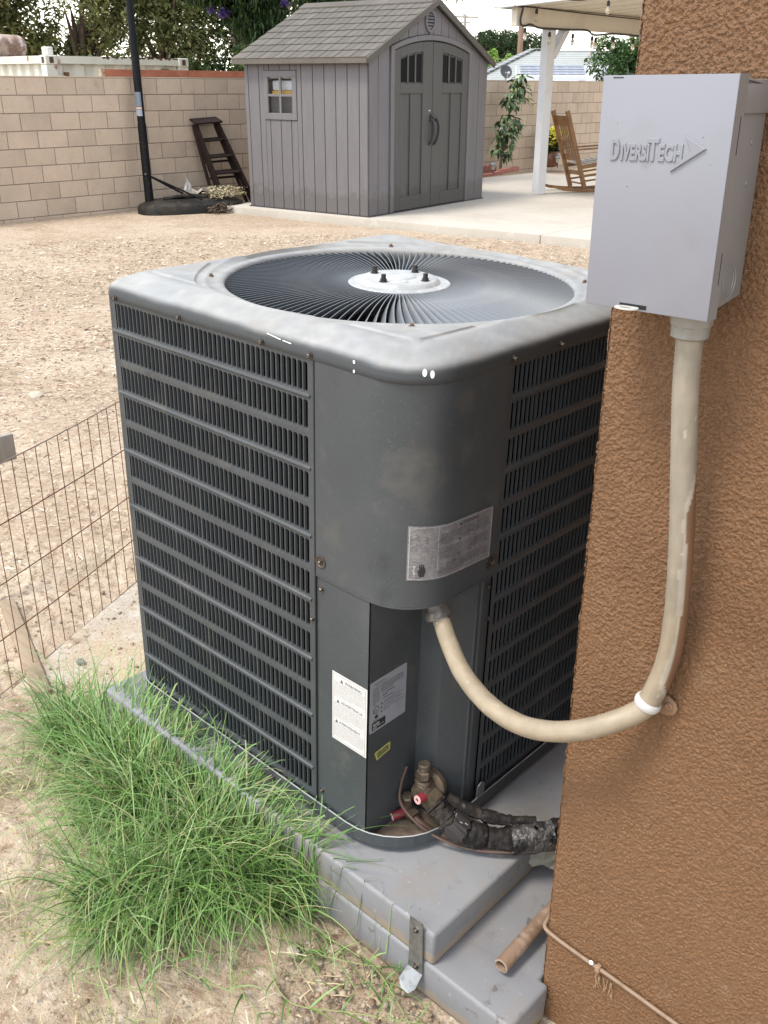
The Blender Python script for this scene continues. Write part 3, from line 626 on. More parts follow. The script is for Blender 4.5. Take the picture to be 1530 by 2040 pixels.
    printing(FA, L, [('t', 'WARNING', .096, .0765, .0075, 1.), tri(.088, .0765, .0055), tri(.088, .0530, .0045), tri(.088, .0290, .0045),
                     ('p', [(.0185, .006), (.0255, .006), (.0275, .0145), (.0275, .022), (.0262, .022), (.0258, .0165), (.0252, .0260), (.0238, .0262), (.0232, .0172), (.0226, .0272), (.0212, .0272), (.0206, .0172), (.0198, .0258), (.0184, .0255), (.0182, .0155), (.0165, .018), (.0155, .017), (.0172, .0115)])], INK, warp=wf)
    printing(FA, L, [('r', .002, w-.002, .002, .0026), ('r', .002, w-.002, h-.0026, h-.002), ('r', .002, .0032, .002, h-.002), ('r', w-.0034, w-.002, .002, h-.002), ('r', .046, .0466, .002, h-.002), ('r', .018, .027, .0133, .0141),
                     ('p', [(.008, .024), (.0125, .0245), (.0128, .0225), (.0105, .0165), (.0118, .0125), (.0138, .0128), (.0108, .0085), (.0092, .0135), (.0102, .0138), (.0088, .0170), (.0108, .0218)])], mat('ink_bright', (.42, .42, .43), rough=.45), warp=wf)
build_labels()

# ---------------------------------------------------------------- pads, strap, conduit, pipes
def build_pads():
    b = MB(); b.prism([(-.785, -.056), (.122, -.056), (.122, .86), (-.785, .86)], .317, .384, 2)
    o = b.build('equipment_pad', PADM, None, frame=FA, bev=.0065, seg=3); tag(o, 'upper grey plastic pad directly under the air conditioner', 'pad')
    b = MB(); b.prism([(-.790, -.0575), (.272, -.0575), (.272, .045), (.255, .045), (.255, .90), (-.790, .90)], .243, .3165, 2)
    o = b.build('equipment_pad', PADM, None, frame=FA, bev=.0065, seg=3); tag(o, 'lower grey plastic pad reaching out to the brown house wall', 'pad')
    b = MB(FA); b.box(-.28, -.15, -.0592, -.0565, .2985, .308); n = b.build('grip_ledge', PADM, o, bev=.001)
    # bent metal strap nailed across both pads
    b = MB(); y = -.0618; P = [(.150, y, 0), (.072, y, 0), (.044, y-.0005, 0), (.026, y-.016, 0)]
    V = []
    for (z, yy, _), (xa, xb) in zip(P, ((.0875, .1135), (.0865, .1145), (.0860, .1155), (.0815, .1150))): V += [(xa, yy, z), (xb, yy, z), (xa, yy+.0016, z), (xb, yy+.0016, z)]
    V += [(.092, y-.024, .018), (.107, y-.024, .017), (.092, y-.0225, .0178), (.107, y-.0225, .0168)]
    Fc = []
    for k in range(4):
        a, c = 4*k, 4*k+4; Fc += [(a, a+1, c+1, c), (a+2, c+2, c+3, a+3), (a, c, c+2, a+2), (a+1, a+3, c+3, c+1)]
    Fc += [(0, 2, 3, 1), (16, 17, 19, 18)]
    t = thing('metal_strap', 'short galvanised metal strap joining the two grey pads at their front corner', 'strap', (.10, -.0618, .018))
    b.add(V, Fc); b.build('strap', GALV, t); screw(t, 'screw', (.101, y, .130), (0, -1, 0), .0034, STEEL); screw(t, 'screw', (.103, y, .054), (0, -1, 0), .0034, STEEL)
build_pads()
CP = [(.0075, .0850, .6000), (.0125, .0830, .5935), (.0230, .0772, .5845), (.0513, .0588, .5716), (.1044, .0257, .5594), (.174, -.007, .559), (.239, -.024, .567), (.297, -.027, .587), (.342, -.012, .612), (.3815, .033, .649), (.397, .0295, .709), (.4035, .020, .780), (.402, .0085, .877), (.393, .002, .981), (.386, 0, 1.054), (.383, 0, 1.118)]
CP[6:10] = [(.236, -.022, .566), (.289, -.021, .582), (.333, -.008, .604), (.3690, .016, .6285), (.3830, .0270, .6500)]
def build_conduit():
    m = bpy.data.materials.new('conduit_pvc'); m.use_nodes = True; nt = m.node_tree; p = nt.nodes['Principled BSDF']
    tc = N(nt, 'ShaderNodeTexCoord'); at = N(nt, 'ShaderNodeAttribute', attribute_name='col'); wv = N(nt, 'ShaderNodeTexNoise'); wv.inputs['Scale'].default_value = 45; wv.inputs['Detail'].default_value = 5
    nt.links.new(tc.outputs['Object'], wv.inputs[0])
    mx = N(nt, 'ShaderNodeMix', data_type='RGBA', blend_type='MULTIPLY'); mx.inputs[0].default_value = .55
    r = N(nt, 'ShaderNodeMapRange'); r.inputs[1].default_value = .3; r.inputs[2].default_value = .7; r.inputs[3].default_value = .72; r.inputs[4].default_value = 1.1; nt.links.new(wv.outputs[0], r.inputs[0])
    cb = N(nt, 'ShaderNodeCombineColor'); [nt.links.new(r.outputs[0], cb.inputs[k]) for k in range(3)]
    nt.links.new(at.outputs[0], mx.inputs[6]); nt.links.new(cb.outputs[0], mx.inputs[7]); nt.links.new(mx.outputs[2], p.inputs['Base Color']); p.inputs['Roughness'].default_value = .55
    t = thing('conduit', 'beige flexible electrical conduit curving from the air conditioner up to the grey box', 'conduit', CP[9])
    P = spline(CP, 24); n = 36; R = .01335; P = [Vector(q) for q in P]; k = len(P)
    # resample evenly so the ribbing is regular
    L = np.concatenate([[0], np.cumsum([(P[i+1]-P[i]).length for i in range(k-1)])]); A = np.array([q[:] for q in P]); m2 = 420
    s = np.linspace(0, L[-1], m2); Q = np.stack([np.interp(s, L, A[:, j]) for j in range(3)], 1)
    T = np.gradient(Q, axis=0); T /= np.linalg.norm(T, axis=1)[:, None]
    # frame whose u keeps pointing towards the wall (+Y)
    yv = np.array([0, 1., 0]); Uv = yv-T*(T@yv)[:, None]; Uv /= np.linalg.norm(Uv, axis=1)[:, None]; Wv = np.cross(T, Uv)
    th = np.linspace(0, 2*np.pi, n, endpoint=False); rib = R+.00042*np.sin(s/.0042*2*np.pi)
    V = Q[:, None, :]+(Uv[:, None, :]*np.cos(th)[None, :, None]+Wv[:, None, :]*np.sin(th)[None, :, None])*rib[:, None, None]
    col = np.empty((m2, n, 3)); base = np.array([.285, .232, .165]); col[:] = base
    up = np.clip(1-np.abs(V[..., 2]-Q[:, None, 2])/R, 0, 1); nz = fbm(s[:, None]*14+0*th[None], th[None]*1.5+0*s[:, None], 3)
    grey = smooth(.72, .85, Q[:, 2])[:, None]; col = col*(1-grey[..., None])+np.array([.26, .225, .175])*grey[..., None]
    # wall-side half carries the brown wall paint, with a worn pale rim beside it
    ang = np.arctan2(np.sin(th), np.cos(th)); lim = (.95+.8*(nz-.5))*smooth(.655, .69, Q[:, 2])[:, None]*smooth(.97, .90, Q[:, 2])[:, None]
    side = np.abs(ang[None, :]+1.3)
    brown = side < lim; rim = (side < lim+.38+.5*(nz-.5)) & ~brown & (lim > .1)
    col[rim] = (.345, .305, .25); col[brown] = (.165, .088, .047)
    mott = fbm(s[:, None]*60+0*th[None], th[None]*3+0*s[:, None], 3)[..., None]; col = col*(.88+.25*mott)
    sc = (fbm(s[:, None]*40+31+0*th[None], th[None]*2.2+0*s[:, None], 3) > .80) & ~brown; col[sc] = (.40, .36, .30)
    i = np.arange(m2*n).reshape(m2, n); Fq = np.stack([i[:-1], i[1:], np.roll(i, -1, 1)[1:], np.roll(i, -1, 1)[:-1]], -1).reshape(-1, 4)
    wm = np.array(W[t.name])[:3, 3]
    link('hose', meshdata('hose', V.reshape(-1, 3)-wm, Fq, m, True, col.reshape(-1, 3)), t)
    pvc = mat('grey_pvc', (.255, .245, .225), rough=.55, layers=[(40, 4, .5, .7, (.20, .19, .165))])
    # nut under the box: ribbed collar
    b = MB(); c = Vector((.383, 0, 1.098)); nn = 28; V = []
    for z, rr in ((0, .0150), (.002, .0185), (.012, .0188), (.014, .0200), (.028, .0200)):
        for k in range(nn): a = 2*math.pi*k/nn; q = rr+(.0009 if (k//2) % 2 else 0)*(1 if z > .012 else .3); V.append((c.x+q*math.cos(a), c.y+q*math.sin(a), c.z+z))
    b.add(V, [(j*nn+k, j*nn+(k+1) % nn, (j+1)*nn+(k+1) % nn, (j+1)*nn+k) for j in range(4) for k in range(nn)]+[tuple(range(nn-1, -1, -1)), tuple(4*nn+k for k in range(nn))]); b.build('connector', pvc, t, sm=True)
    # fitting under the unit's hood: hexagonal stem, open bell nut round the hose
    b = MB(); b.lathe([(.0125, 0), (.0132, .002), (.0132, .060)], (.0005, .0885, .598), (0, 0, 1), 8); b.build('connector', mat('fitting_beige', (.27, .25, .22), rough=.5), t, sm=False)
    ax = Vector((.42, -.20, -.9)).normalized(); nc = Vector((.0045, .0865, .5985))
    b = MB(); b.lathe([(.0140, -.016), (.0178, -.012), (.0180, -.002), (.0200, .001), (.0208, .007), (.0200, .013), (.0178, .0145), (.0165, .010), (.0160, -.004)], nc, ax, 24, False); b.build('nut', mat('dirty_zinc', (.17, .155, .135), rough=.45, metal=.5, layers=[(120, 4, .5, .65, (.08, .066, .055))]), t, sm=True)
    b = MB(); b.lathe([(.0158, 0), (0, .0004)], nc+ax*.006, ax, 20); b.build('nut_bore', BLACK, t)
    # strap holding the hose against the wall
    st = thing('conduit_strap', 'white one-hole pipe strap fixing the conduit to the brown wall', 'strap', (.384, .045, .645))
    i0 = int(np.argmin(np.linalg.norm(Q-np.array((.381, .026, .6470)), axis=1))); b = MB(); V = []; w = .0055; e = 26
    for off in np.linspace(-w, w, 5):
        bulge = R+.0018+.0016*(1-(off/w)**2)
        for k in range(e): V.append(Vector(Q[i0]+T[i0]*off)+Vector(Uv[i0]*math.cos(2*math.pi*k/e)+Wv[i0]*math.sin(2*math.pi*k/e))*bulge)
    b.add(V, [(j*e+k, j*e+(k+1) % e, (j+1)*e+(k+1) % e, (j+1)*e+k) for j in range(4) for k in range(e)]+[tuple(range(e)), tuple(4*e+k for k in range(e-1, -1, -1))]); b.build('clip', mat('strap_white', (.46, .45, .44), rough=.5), st, sm=True)
    b = MB(); b.prism([(.386, .628), (.402, .6285), (.411, .635), (.413, .643), (.409, .651), (.400, .656), (.388, .656)], .0425, .0452, 1); tb = b.build('tab', mat('painted_tab', (.20, .115, .066), rough=.6), st, bev=.001)
    b = MB(); b.lathe([(.0058, 0), (.0058, .0012), (.0042, .0026), (.0018, .0018), (0, .0018)], (.402, .0425, .6425), (0, -1, 0), 14); b.build('screw', mat('painted_tab', None), tb, sm=True)
build_conduit()
def build_pipes():
    br = mat('dirty_brass', (.13, .10, .07), rough=.5, metal=.5, layers=[(70, 5, .45, .65, (.075, .06, .045)), (150, 3, .55, .7, (.19, .155, .115))], bump=[(200, 3, .3, .001)])
    red = mat('red_cap', (.20, .025, .035), rough=.4); pink = mat('pink_ring', (.62, .36, .35), rough=.5)
    ins = mat('black_insulation', (.013, .011, .0105), rough=.75, spec=.3, layers=[(25, 5, .5, .66, (.038, .029, .024)), (60, 4, .6, .7, (.07, .06, .05))], bump=[(40, 5, .9, .008), (150, 4, .5, .003)])
    cu = mat('dark_copper', (.085, .05, .037), rough=.5, metal=.4, layers=[(60, 5, .5, .7, (.09, .06, .05))])
    # big suction valve (AC frame)
    t = thing('service_valve', 'large brass service valve with hex cap on top and red core cap', 'valve', FA @ Vector((-.035, .10, .46)), group=None)
    def redcap(pos, ax, parent, r=.0082, ln=.022):
        ax = Vector(ax).normalized(); b = MB(FA); b.lathe([(r*.9, 0), (r, .002), (r, ln-.002), (r*.96, ln)], pos, ax, 18); c = b.build('core_cap', red, parent, sm=True)
        b = MB(FA); b.lathe([(r*.97, 0), (r*.9, .0015), (r*.45, .0016), (r*.40, -.0004), (0, -.0004)], Vector(pos)+ax*ln, ax, 18); b.build('cap_face', pink, c, sm=True)
        b = MB(FA); b.lathe([(r*.36, 0), (0, .0002)], Vector(pos)+ax*(ln+.0003), ax, 6); b.build('key_hole', BLACK, c)
    b = MB(FA); b.lathe([(.030, 0), (.031, .003), (.031, .010), (.024, .014)], (-.040, .124, .478), (.12, -1, 0), 24); b.build('flange', br, t, sm=True)
    b = MB(FA); b.lathe([(.0175, 0), (.0185, .006), (.0175, .03), (.015, .036)], (-.039, .118, .478), (.12, -1, 0), 20); b.lathe([(.0135, -.022), (.0145, 0), (.0150, .006), (.0130, .010)], (-.038, .098, .490), (0, 0, 1), 16)
    b.bar((-.038, .098, .478), (-.008, .098, .462), .026, .028); b.build('body', br, t, sm=True)
    b = MB(FA); b.lathe([(.0125, 0), (.0130, .002), (.0130, .014), (.0105, .0165)], (-.038, .098, .503), (0, 0, 1), 6); b.lathe([(.0095, 0), (.0105, .002), (.0105, .012), (.0085, .0145), (0, .0148)], (-.038, .098, .5190), (0, 0, 1), 14); b.build('hex_cap', br, t)
    redcap((-.024, .092, .477), (-.12, -1, .08), t)
    # small liquid valve
    t2 = thing('service_valve', 'small brass service valve with red core cap beside the pan corner', 'valve', FA @ Vector((-.068, .09, .41)))
    b = MB(FA); b.lathe([(.0098, 0), (.0102, .012), (.0085, .016)], (-.078, .094, .425), (1, -.15, -.06), 16); b.lathe([(.0085, 0), (.0085, .020), (.0078, .022)], (-.066, .0915, .420), (.06, -.10, 1), 14); b.bar((-.07, .091, .422), (-.045, .089, .417), .016, .016); b.build('body', br, t2, sm=True)
    b = MB(FA); b.lathe([(.0108, 0), (.0112, .002), (.0112, .012), (.0095, .0145), (0, .0148)], (-.0645, .0892, .4405), (.06, -.15, 1), 6); b.build('hex_cap', br, t2)
    redcap((-.067, .086, .4175), (-.45, -1, -.2), t2, .0080, .024)
    # insulated suction line running behind the wall corner
    P = spline([(-.012, .098, .464), (.006, .100, .452), (.030, .112, .430), (.066, .136, .415), (.105, .172, .410), (.140, .220, .412), (.165, .29, .412), (.18, .42, .412)], 14)
    t3 = thing('suction_line', 'thick black foam insulated pipe with torn foil tape running to the wall', 'pipe', FA @ Vector((.08, .15, .395)))
    k = len(P); rs = [.0160+.0020*math.sin(i*.37)+.0012*random.random()+.003*float(smooth(0, 10, i)) for i in range(k)]
    b = MB(FA); b.tube(P, rs, 26); qq = random.Random(3)
    for i in range(k):      # cracked, lumpy skin
        for j in range(26):
            c = P[i]; v = Vector(b.v[i*26+j]); g = .82+.30*float(vnoise(i*.55+3, j*.7))+(.10 if (j*7+i//5) % 11 == 0 else 0)-(.16 if i % 13 == 5 else 0); b.v[i*26+j] = tuple(c+(v-c)*g)
    b.build('insulation', ins, t3, sm=True, auto=RAD(60))
    b = MB(FA); b.tube([(-.02, .0985, .468), (.012, .101, .449)], .0125, 16); b.build('copper_tube', br, t3, sm=True)
    b = MB(FA)   # second split layer of foam lying on top
    P2 = spline([(.000, .118, .470), (.022, .130, .458), (.050, .150, .444), (.088, .178, .436), (.12, .21, .434)], 8); b.tube(P2, [.0085+.004*random.random() for _ in P2], 8); b.build('split_foam', ins, t3, sm=True)
    foil = mat('foil_tape', (.13, .125, .12), rough=.35, metal=.5, layers=[(40, 5, .42, .58, (.022, .020, .020)), (120, 4, .58, .68, (.22, .215, .21))], bump=[(60, 5, 1., .008)])
    q = random.Random(5)
    def ragged(center, axis, r, a0, a1, w, m, name='tape', nn=12):
        ax = Vector(axis).normalized(); u = Vector((0, 0, 1)); u = (u-ax*u.dot(ax)).normalized(); v = ax.cross(u); V = []
        for i in range(nn+1):
            a = RAD(a0+(a1-a0)*i/nn)
            for s in (-1, 1):
                rr = r*(1+.10*q.random()); V.append(Vector(center)+ax*(s*w/2*(.75+.5*q.random()))+u*math.cos(a)*rr+v*math.sin(a)*rr)
        b = MB(FA); b.add(V, [(2*i, 2*i+1, 2*i+3, 2*i+2) for i in range(nn)]); b.build(name, m, t3, fix=False)
    ragged((.026, .110, .432), (.7, .35, -.5), .0245, -20, 120, .030, mat('printed_tape', (.028, .024, .024), rough=.5)); ragged((.115, .184, .411), (.62, .72, 0), .0255, -60, 200, .04, foil); ragged((.135, .212, .412), (.6, .8, 0), .0262, -10, 160, .03, foil)
    # worn white printing on the tape near the valve (illegible dashes)
    b = MB(FA)
    for i in range(16):
        c = Vector((.012+.035*q.random(), .094+.016*q.random(), .0)); c.z = .4605-.35*(c.x-.012)+.002*q.random(); d = Vector((.003+.004*q.random(), .001, -.0012)); wv = Vector((.0003, -.0006, -.0003))
        b.quad(c-wv, c+d-wv, c+d+wv, c+wv)
    b.build('tape_print', mat('print_white', (.26, .26, .25), rough=.6), t3, fix=False)
    # crumpled scraps of old tape hanging at the wall
    tape = mat('old_tape', (.22, .205, .165), rough=.6, layers=[(40, 5, .5, .7, (.14, .125, .095))])
    for lab, c, sz in (('crumpled grey tape scrap hanging under the black pipe near the wall', (.140, .212, .368), .046), ('torn strip of pale tape hanging from the small copper line', (.004, .128, .396), .016)):
        b = MB(FA); n = 7; V = []
        for i in range(n):
            for j in range(4): V.append(Vector(c)+Vector((sz*(i/(n-1)-.5)*1.6+.006*(q.random()-.5), sz*(i/(n-1)-.5)*.8+.010*(q.random()-.5), sz*(j/3-.5)*.9+.008*(q.random()-.5))))
        b.add(V, [(4*i+j, 4*i+j+1, 4*i+j+5, 4*i+j+4) for i in range(n-1) for j in range(3)]); o = b.build('tape_scrap', tape, None, fix=False); tag(o, lab, 'tape scrap')
    # liquid line and thin control cable
    b = MB(FA); b.tube(spline([(-.048, .0895, .4165), (-.030, .090, .412), (-.004, .100, .402), (.040, .122, .395), (.09, .160, .3925), (.135, .222, .3925), (.16, .40, .3925)], 10), .0056, 10); o = b.build('liquid_line', cu, None, sm=True); tag(o, 'narrow dark copper line running from the small valve under the black pipe', 'pipe')
    b = MB(FA); b.tube(spline([(-.076, .098, .505), (-.076, .085, .475), (-.064, .070, .452), (-.036, .070, .432), (0, .082, .412), (.045, .104, .400), (.10, .140, .400), (.15, .196, .406), (.19, .30, .41)], 10), .0026, 8); o = b.build('control_cable', mat('brown_cable', (.085, .05, .037), rough=.6), None, sm=True); tag(o, 'thin brown control cable drooping in front of the black insulated pipe', 'cable')
    # small lug standing at the panel's foot
    b = MB(FA); b.prism([(.195, .40), (.217, .40), (.217, .44), (.2145, .4475), (.206, .452), (.1975, .4475), (.195, .44)], .004, .0065, 0); b.build('mounting_tab', mat('zinc_tab', (.20, .20, .20), rough=.45, metal=.6), AC, bev=.0006)
    # open drain pipe
    pv = mat('painted_pipe', (.20, .125, .082), rough=.65, layers=[(35, 5, .5, .68, (.27, .195, .145)), (20, 5, .6, .72, (.12, .072, .046))])
    t4 = thing('drain_pipe', 'brown painted plastic drain pipe with open end poking out past the wall', 'pipe', (.217, .02, .075))
    b = MB(); P = [(.2165, .006, .0862), (.2167, .09, .093), (.217, .35, .105)]; r = .0118; V = []
    for p in P: V += [(p[0]+r*math.cos(2*math.pi*k/20), p[1], p[2]+r*math.sin(2*math.pi*k/20)) for k in range(20)]
    V += [(P[0][0]+.0093*math.cos(2*math.pi*k/20), P[0][1], P[0][2]+.0093*math.sin(2*math.pi*k/20)) for k in range(20)]+[(P[0][0]+.0093*math.cos(2*math.pi*k/20), P[0][1]+.06, P[0][2]+.004+.0093*math.sin(2*math.pi*k/20)) for k in range(20)]
    Fc = [(j*20+k, j*20+(k+1) % 20, (j+1)*20+(k+1) % 20, (j+1)*20+k) for j in range(2) for k in range(20)]+[(60+k, k, (k+1) % 20, 60+(k+1) % 20) for k in range(20)]+[(80+k, 60+k, 60+(k+1) % 20, 80+(k+1) % 20) for k in range(20)]+[tuple(range(80, 100))]
    b.add(V, Fc); b.build('tube', pv, t4, sm=True); ring = MB(); ring.lathe([(.0094, .001), (.0095, 0), (.0118, .0003), (.0118, .0015)], (.2165, .0055, .0862), (0, 1, 0), 20, False); ring.build('cut_end', mat('cut_pvc', (.30, .24, .18), rough=.7, layers=[(60, 4, .5, .65, (.14, .08, .045))]), t4)
build_pipes()
# ---------------------------------------------------------------- house corner with stucco
def build_house():
    t = thing('house', 'brown stucco house corner at the right carrying the grey electrical box', 'house', (2.2, 3.0, -.3))
    x0, x1, z0, z1 = .263, .95, -.08, 1.75; st = .00125
    xs = np.arange(x0, x1, st); zs = np.arange(z0, z1, st); X, Zz = np.meshgrid(xs, zs, indexing='ij')
    def relief(a, b):
        wx = .6*vnoise(a*200, b*200+7); n = vnoise(a*610+wx, b*640+1.5*wx); n2 = vnoise(a*300+5, b*320); n3 = vnoise(a*330+9, b*350)
        lump = smooth(.42, .64, n*.6+n3*.4); return .0016*lump+.0008*n2+.0012*(fbm(a*7, b*7, 3)-.5)
    D = relief(X, Zz); edge = smooth(x0+.012, x0, X)
    Y = .05-D+.0062*edge**2
    Xd = X.copy(); Xd[0] += .0028*(vnoise(zs*120, zs*0+3)-.5)+.0016*(vnoise(zs*320, zs*0+8)-.5)
    nx, nz = X.shape; V = np.stack([Xd.ravel(), Y.ravel(), Zz.ravel()], 1); i = np.arange(nx*nz).reshape(nx, nz)
    Fq = np.stack([i[:-1, :-1], i[1:, :-1], i[1:, 1:], i[:-1, 1:]], -1).reshape(-1, 4)
    # return face round the corner
    ys = np.concatenate([np.arange(.052, .14, st*1.3), np.arange(.15, .5, .02)]); Yr, Zr = np.meshgrid(ys, zs, indexing='ij'); Xr = x0-.002+.004*relief(Yr, Zr)/.004*-.6+.0055*smooth(.066, .05, Yr)**2
    Xr[0] = Xd[0]; Yr[0] = Y[0]
    b0 = len(V); V = np.concatenate([V, np.stack([Xr.ravel(), Yr.ravel(), Zr.ravel()], 1)]); i2 = b0+np.arange(Yr.size).reshape(Yr.shape)
    F2 = np.stack([i2[1:, :-1], i2[:-1, :-1], i2[:-1, 1:], i2[1:, 1:]], -1).reshape(-1, 4)
    wm = np.array(W[t.name])[:3, 3]; link('wall', meshdata('wall', V-wm, np.concatenate([Fq, F2]), STUCCO, True), t)
    b = MB(); b.box(.266, .30, .485, 6.0, -.4, 2.6); b.box(.266, 4.2, .052, .30, 1.745, 2.6); b.box(.945, 4.2, .050, .30, -.4, 1.75); b.box(.266, .95, .06, .30, -.4, -.07); b.box(4.0, 4.2, .30, 6.0, -.4, 2.6); b.box(.30, 4.0, 5.8, 6.0, -.4, 2.6); b.build('wall', STUCCO, t)
    b = MB(); b.box(-.12, 4.6, -.38, 6.4, 2.6, 2.68); b.build('roof', mat('roof_board', (.30, .27, .24), rough=.8), t)
    # house-side edge moulding: chipped paint spot low at the corner
    cb = mat('painted_cable', (.23, .155, .105), rough=.6, layers=[(60, 4, .5, .7, (.18, .115, .072))])
    c = thing('wall_cable', 'thin painted cable stapled low across the brown stucco wall', 'cable', (.37, .045, .16))
    P = [(.2575, .09, .176), (.2585, .058, .173), (.2640, .0455, .1705), (.285, .0435, .1675), (.303, .0437, .1655), (.330, .0435, .1640), (.358, .0435, .163), (.403, .044, .160), (.473, .044, .155), (.60, .044, .148), (1.3, .044, .13)]
    b = MB(); b.tube(spline(P, 8), .0030, 10); b.build('cable', cb, c, sm=True)
    b = MB(); b.box(.3535, .3605, .0385, .0475, .1575, .1685); b.build('clip', mat('clip_tan', (.28, .18, .115), rough=.6), c, bev=.001)
    b = MB(); b.lathe([(.0035, 0), (.003, .001), (0, .0012)], (.3465, .0405, .1685), (0, -1, .3), 10); b.build('nail', mat('white_speck', None), c)
    # dry roots clinging to the wall
    q = random.Random(3); b = MB()
    for k in range(9):
        x = .352+.03*q.random(); z = .150; p = [(x, .0445, z)]
        for j in range(4): x += .006*(q.random()-.55); z -= .004+.005*q.random(); p.append((x, .0435+.002*q.random(), z))
        b.tube(p, .0006, 4)
    o = b.build('dry_roots', mat('root_tan', (.30, .20, .11), rough=.8), None); tag(o, 'wisps of dry root hanging below the cable clip on the brown wall', 'roots')
    q = random.Random(4); b = MB()
    for k in range(14):
        x = .225+.02*q.random(); y = .15+.04*q.random(); z = .135; p = [(x, y, z)]
        for j in range(4): x += .010*(q.random()-.3); y -= .004*q.random(); z -= .008+.008*q.random(); p.append((x, y, z))
        b.tube(p, .0006, 4)
    o = b.build('fibre_tuft', mat('fibre', (.33, .29, .21), rough=.9), None); tag(o, 'frayed tuft of fibres hanging beside the wall under the black pipe', 'fibres')
build_house()

# ---------------------------------------------------------------- electrical box
def build_box():
    t = thing('disconnect_box', 'pale grey metal electrical disconnect box with embossed lettering on the brown wall', 'electrical box', (.35, .045, 1.126), Matrix.Rotation(RAD(-.6), 4, 'Y'))
    FB = W[t.name] @ Matrix.Translation((-.35, -.045, -1.126))
    X0, X1, Za, Zb, Yf = .2855, .4165, 1.125, 1.3355, -.040
    # cover: front sheet with folded edges
    b = MB(FB); b.prism([(X0, Za), (X1-.0, Za), (X1, Zb), (X0, Zb)], Yf, Yf+.0016, 1); cov = b.build('cover', BOXG, t, bev=.0008)
    b = MB(FB); b.box(X1-.0016, X1, Yf+.0017, Yf+.019, Za, Zb); b.box(X0, X0+.0016, Yf+.0017, Yf+.019, Za, Zb); b.box(X0+.0018, X1-.0018, Yf+.0017, Yf+.019, Zb-.0016, Zb); b.build('cover_flange', BOXS, t)
    # body
    b = MB(FB); b.prism([(Yf+.0175, Za+.003), (.0455, Za+.012), (.0455, Zb-.004), (Yf+.0175, Zb-.004)], X0+.006, X1-.008, 0); body = b.build('body', BOXS, t, bev=.001)
    b = MB(FB); b.prism([(Yf+.0195, Zb-.002), (.0475, Zb-.008), (.0475, Zb-.012), (.0475, Zb-.030), (.0455, Zb-.030), (.0455, Zb-.0095), (Yf+.0195, Zb-.0040)], X0+.002, X1-.0045, 0); b.build('rain_hood', BOXS, t, bev=.0006)
    b = MB(FB); b.box(X1-.0076, X1-.0048, Yf+.022, .0470, Zb-.032, Zb-.0075); b.build('hood_flap', BOXS, t, bev=.0006)
    sx = X1-.0078
    for z0, z1, yo in ((1.270, 1.302, 0), (1.157, 1.186, 0)):
        b = MB(FB); b.box(X1-.0004, X1+.0003, Yf+.0125, Yf+.0133, z0, z1); b.build('slot', BLACK, t)
    for r in (.0115, .0165):
        b = MB(FB); c = Vector((sx, .012, 1.1535)); V = []; n = 28
        for rr, h in ((r-.0010, .0001), (r-.0004, .0008), (r+.0004, .0008), (r+.0010, .0001)):
            V += [c+Vector((h, rr*math.cos(2*math.pi*k/n), rr*math.sin(2*math.pi*k/n))) for k in range(n)]
        b.add(V, [(j*n+k, j*n+(k+1) % n, (j+1)*n+(k+1) % n, (j+1)*n+k) for j in range(3) for k in range(n)]); b.build('knockout_ring', BOXS, t, sm=True)
    for z in (1.279, 1.243):
        b = MB(FB); b.lathe([(.0030, 0), (.0022, .0008), (0, .0012)], (sx, .022, z), (1, 0, 0), 10); b.build('dimple', BOXG, t, sm=True)
    # embossed name: small capitals, tall D and T
    def emb(s, x0, x1, z, size):
        V, Fc = text_mesh(s, size, .0009, 1., .0006, .00045); lo = min(v[0] for v in V); hi = max(v[0] for v in V); k = (x1-x0)/(hi-lo); b = MB(FB)
        b.add([(x0+(v[0]-lo)*k, Yf-v[2]+.0002, z+v[1]+.016*(x0-.30+(v[0]-lo)*k)) for v in V], Fc); return b.build('lettering', BOXG, cov, sm=False)
    zb = 1.2632
    emb('D', .3005, .3094, zb, .0255); emb('IVERSI', .3110, .3400, zb, .0192); emb('T', .3378, .3495, zb, .0262); emb('ECH', .3492, .3730, zb, .0192)
    # arrow mark: swept chevron pressed out of the sheet
    P = [(.3745, 1.2865), (.3955, 1.2752), (.3625, 1.2540), (.3628, 1.2552), (.3812, 1.2732), (.3745, 1.2865)][:-1]; c = Vector((.3815, 1.2725))
    V = []; n = len(P)
    for (s, d) in ((1., .0003), (.93, -.0020), (.86, -.0022)):
        for p in P: q = c+(Vector(p)-c)*s; V.append((q.x, Yf+d, q.y))
    b = MB(FB); b.add(V, [(j*n+k, j*n+(k+1) % n, (j+1)*n+(k+1) % n, (j+1)*n+k) for j in range(2) for k in range(n)]+[(2*n, 2*n+1, 2*n+4), (2*n+1, 2*n+2, 2*n+3, 2*n+4)]); b.build('arrow_mark', BOXG, cov, sm=False)
    # pull tab with a ring hole below, in its slot
    b = MB(FB); b.box(.3245, .3535, Yf-.0004, Yf+.0002, Za+.0022, Za+.0062); b.build('slot', BLACK, cov)
    b = MB(FB); V = []; n = 24; c = Vector((.336, Yf-.007, Za+.0035))
    for (rx, ry, dz) in ((.0125, .0085, .0006), (.0070, .0042, .0006), (.0070, .0042, -.0006), (.0125, .0085, -.0006)): V += [c+Vector((rx*math.cos(2*math.pi*k/n), ry*math.sin(2*math.pi*k/n), dz)) for k in range(n)]
    b.add(V, [(j*n+k, j*n+(k+1) % n, ((j+1) % 4)*n+(k+1) % n, ((j+1) % 4)*n+k) for j in range(4) for k in range(n)]); b.build('pull_ring', mat('ring_white', (.48, .475, .45), rough=.45), cov)
    b = MB(FB); b.lathe([(.012, 0), (.0125, .004), (.010, .0075), (0, .008)], (X0+.006, .002, 1.183), (-1, 0, 0), 18); b.build('hub_cap', mat('grey_pvc', None), t, sm=True)
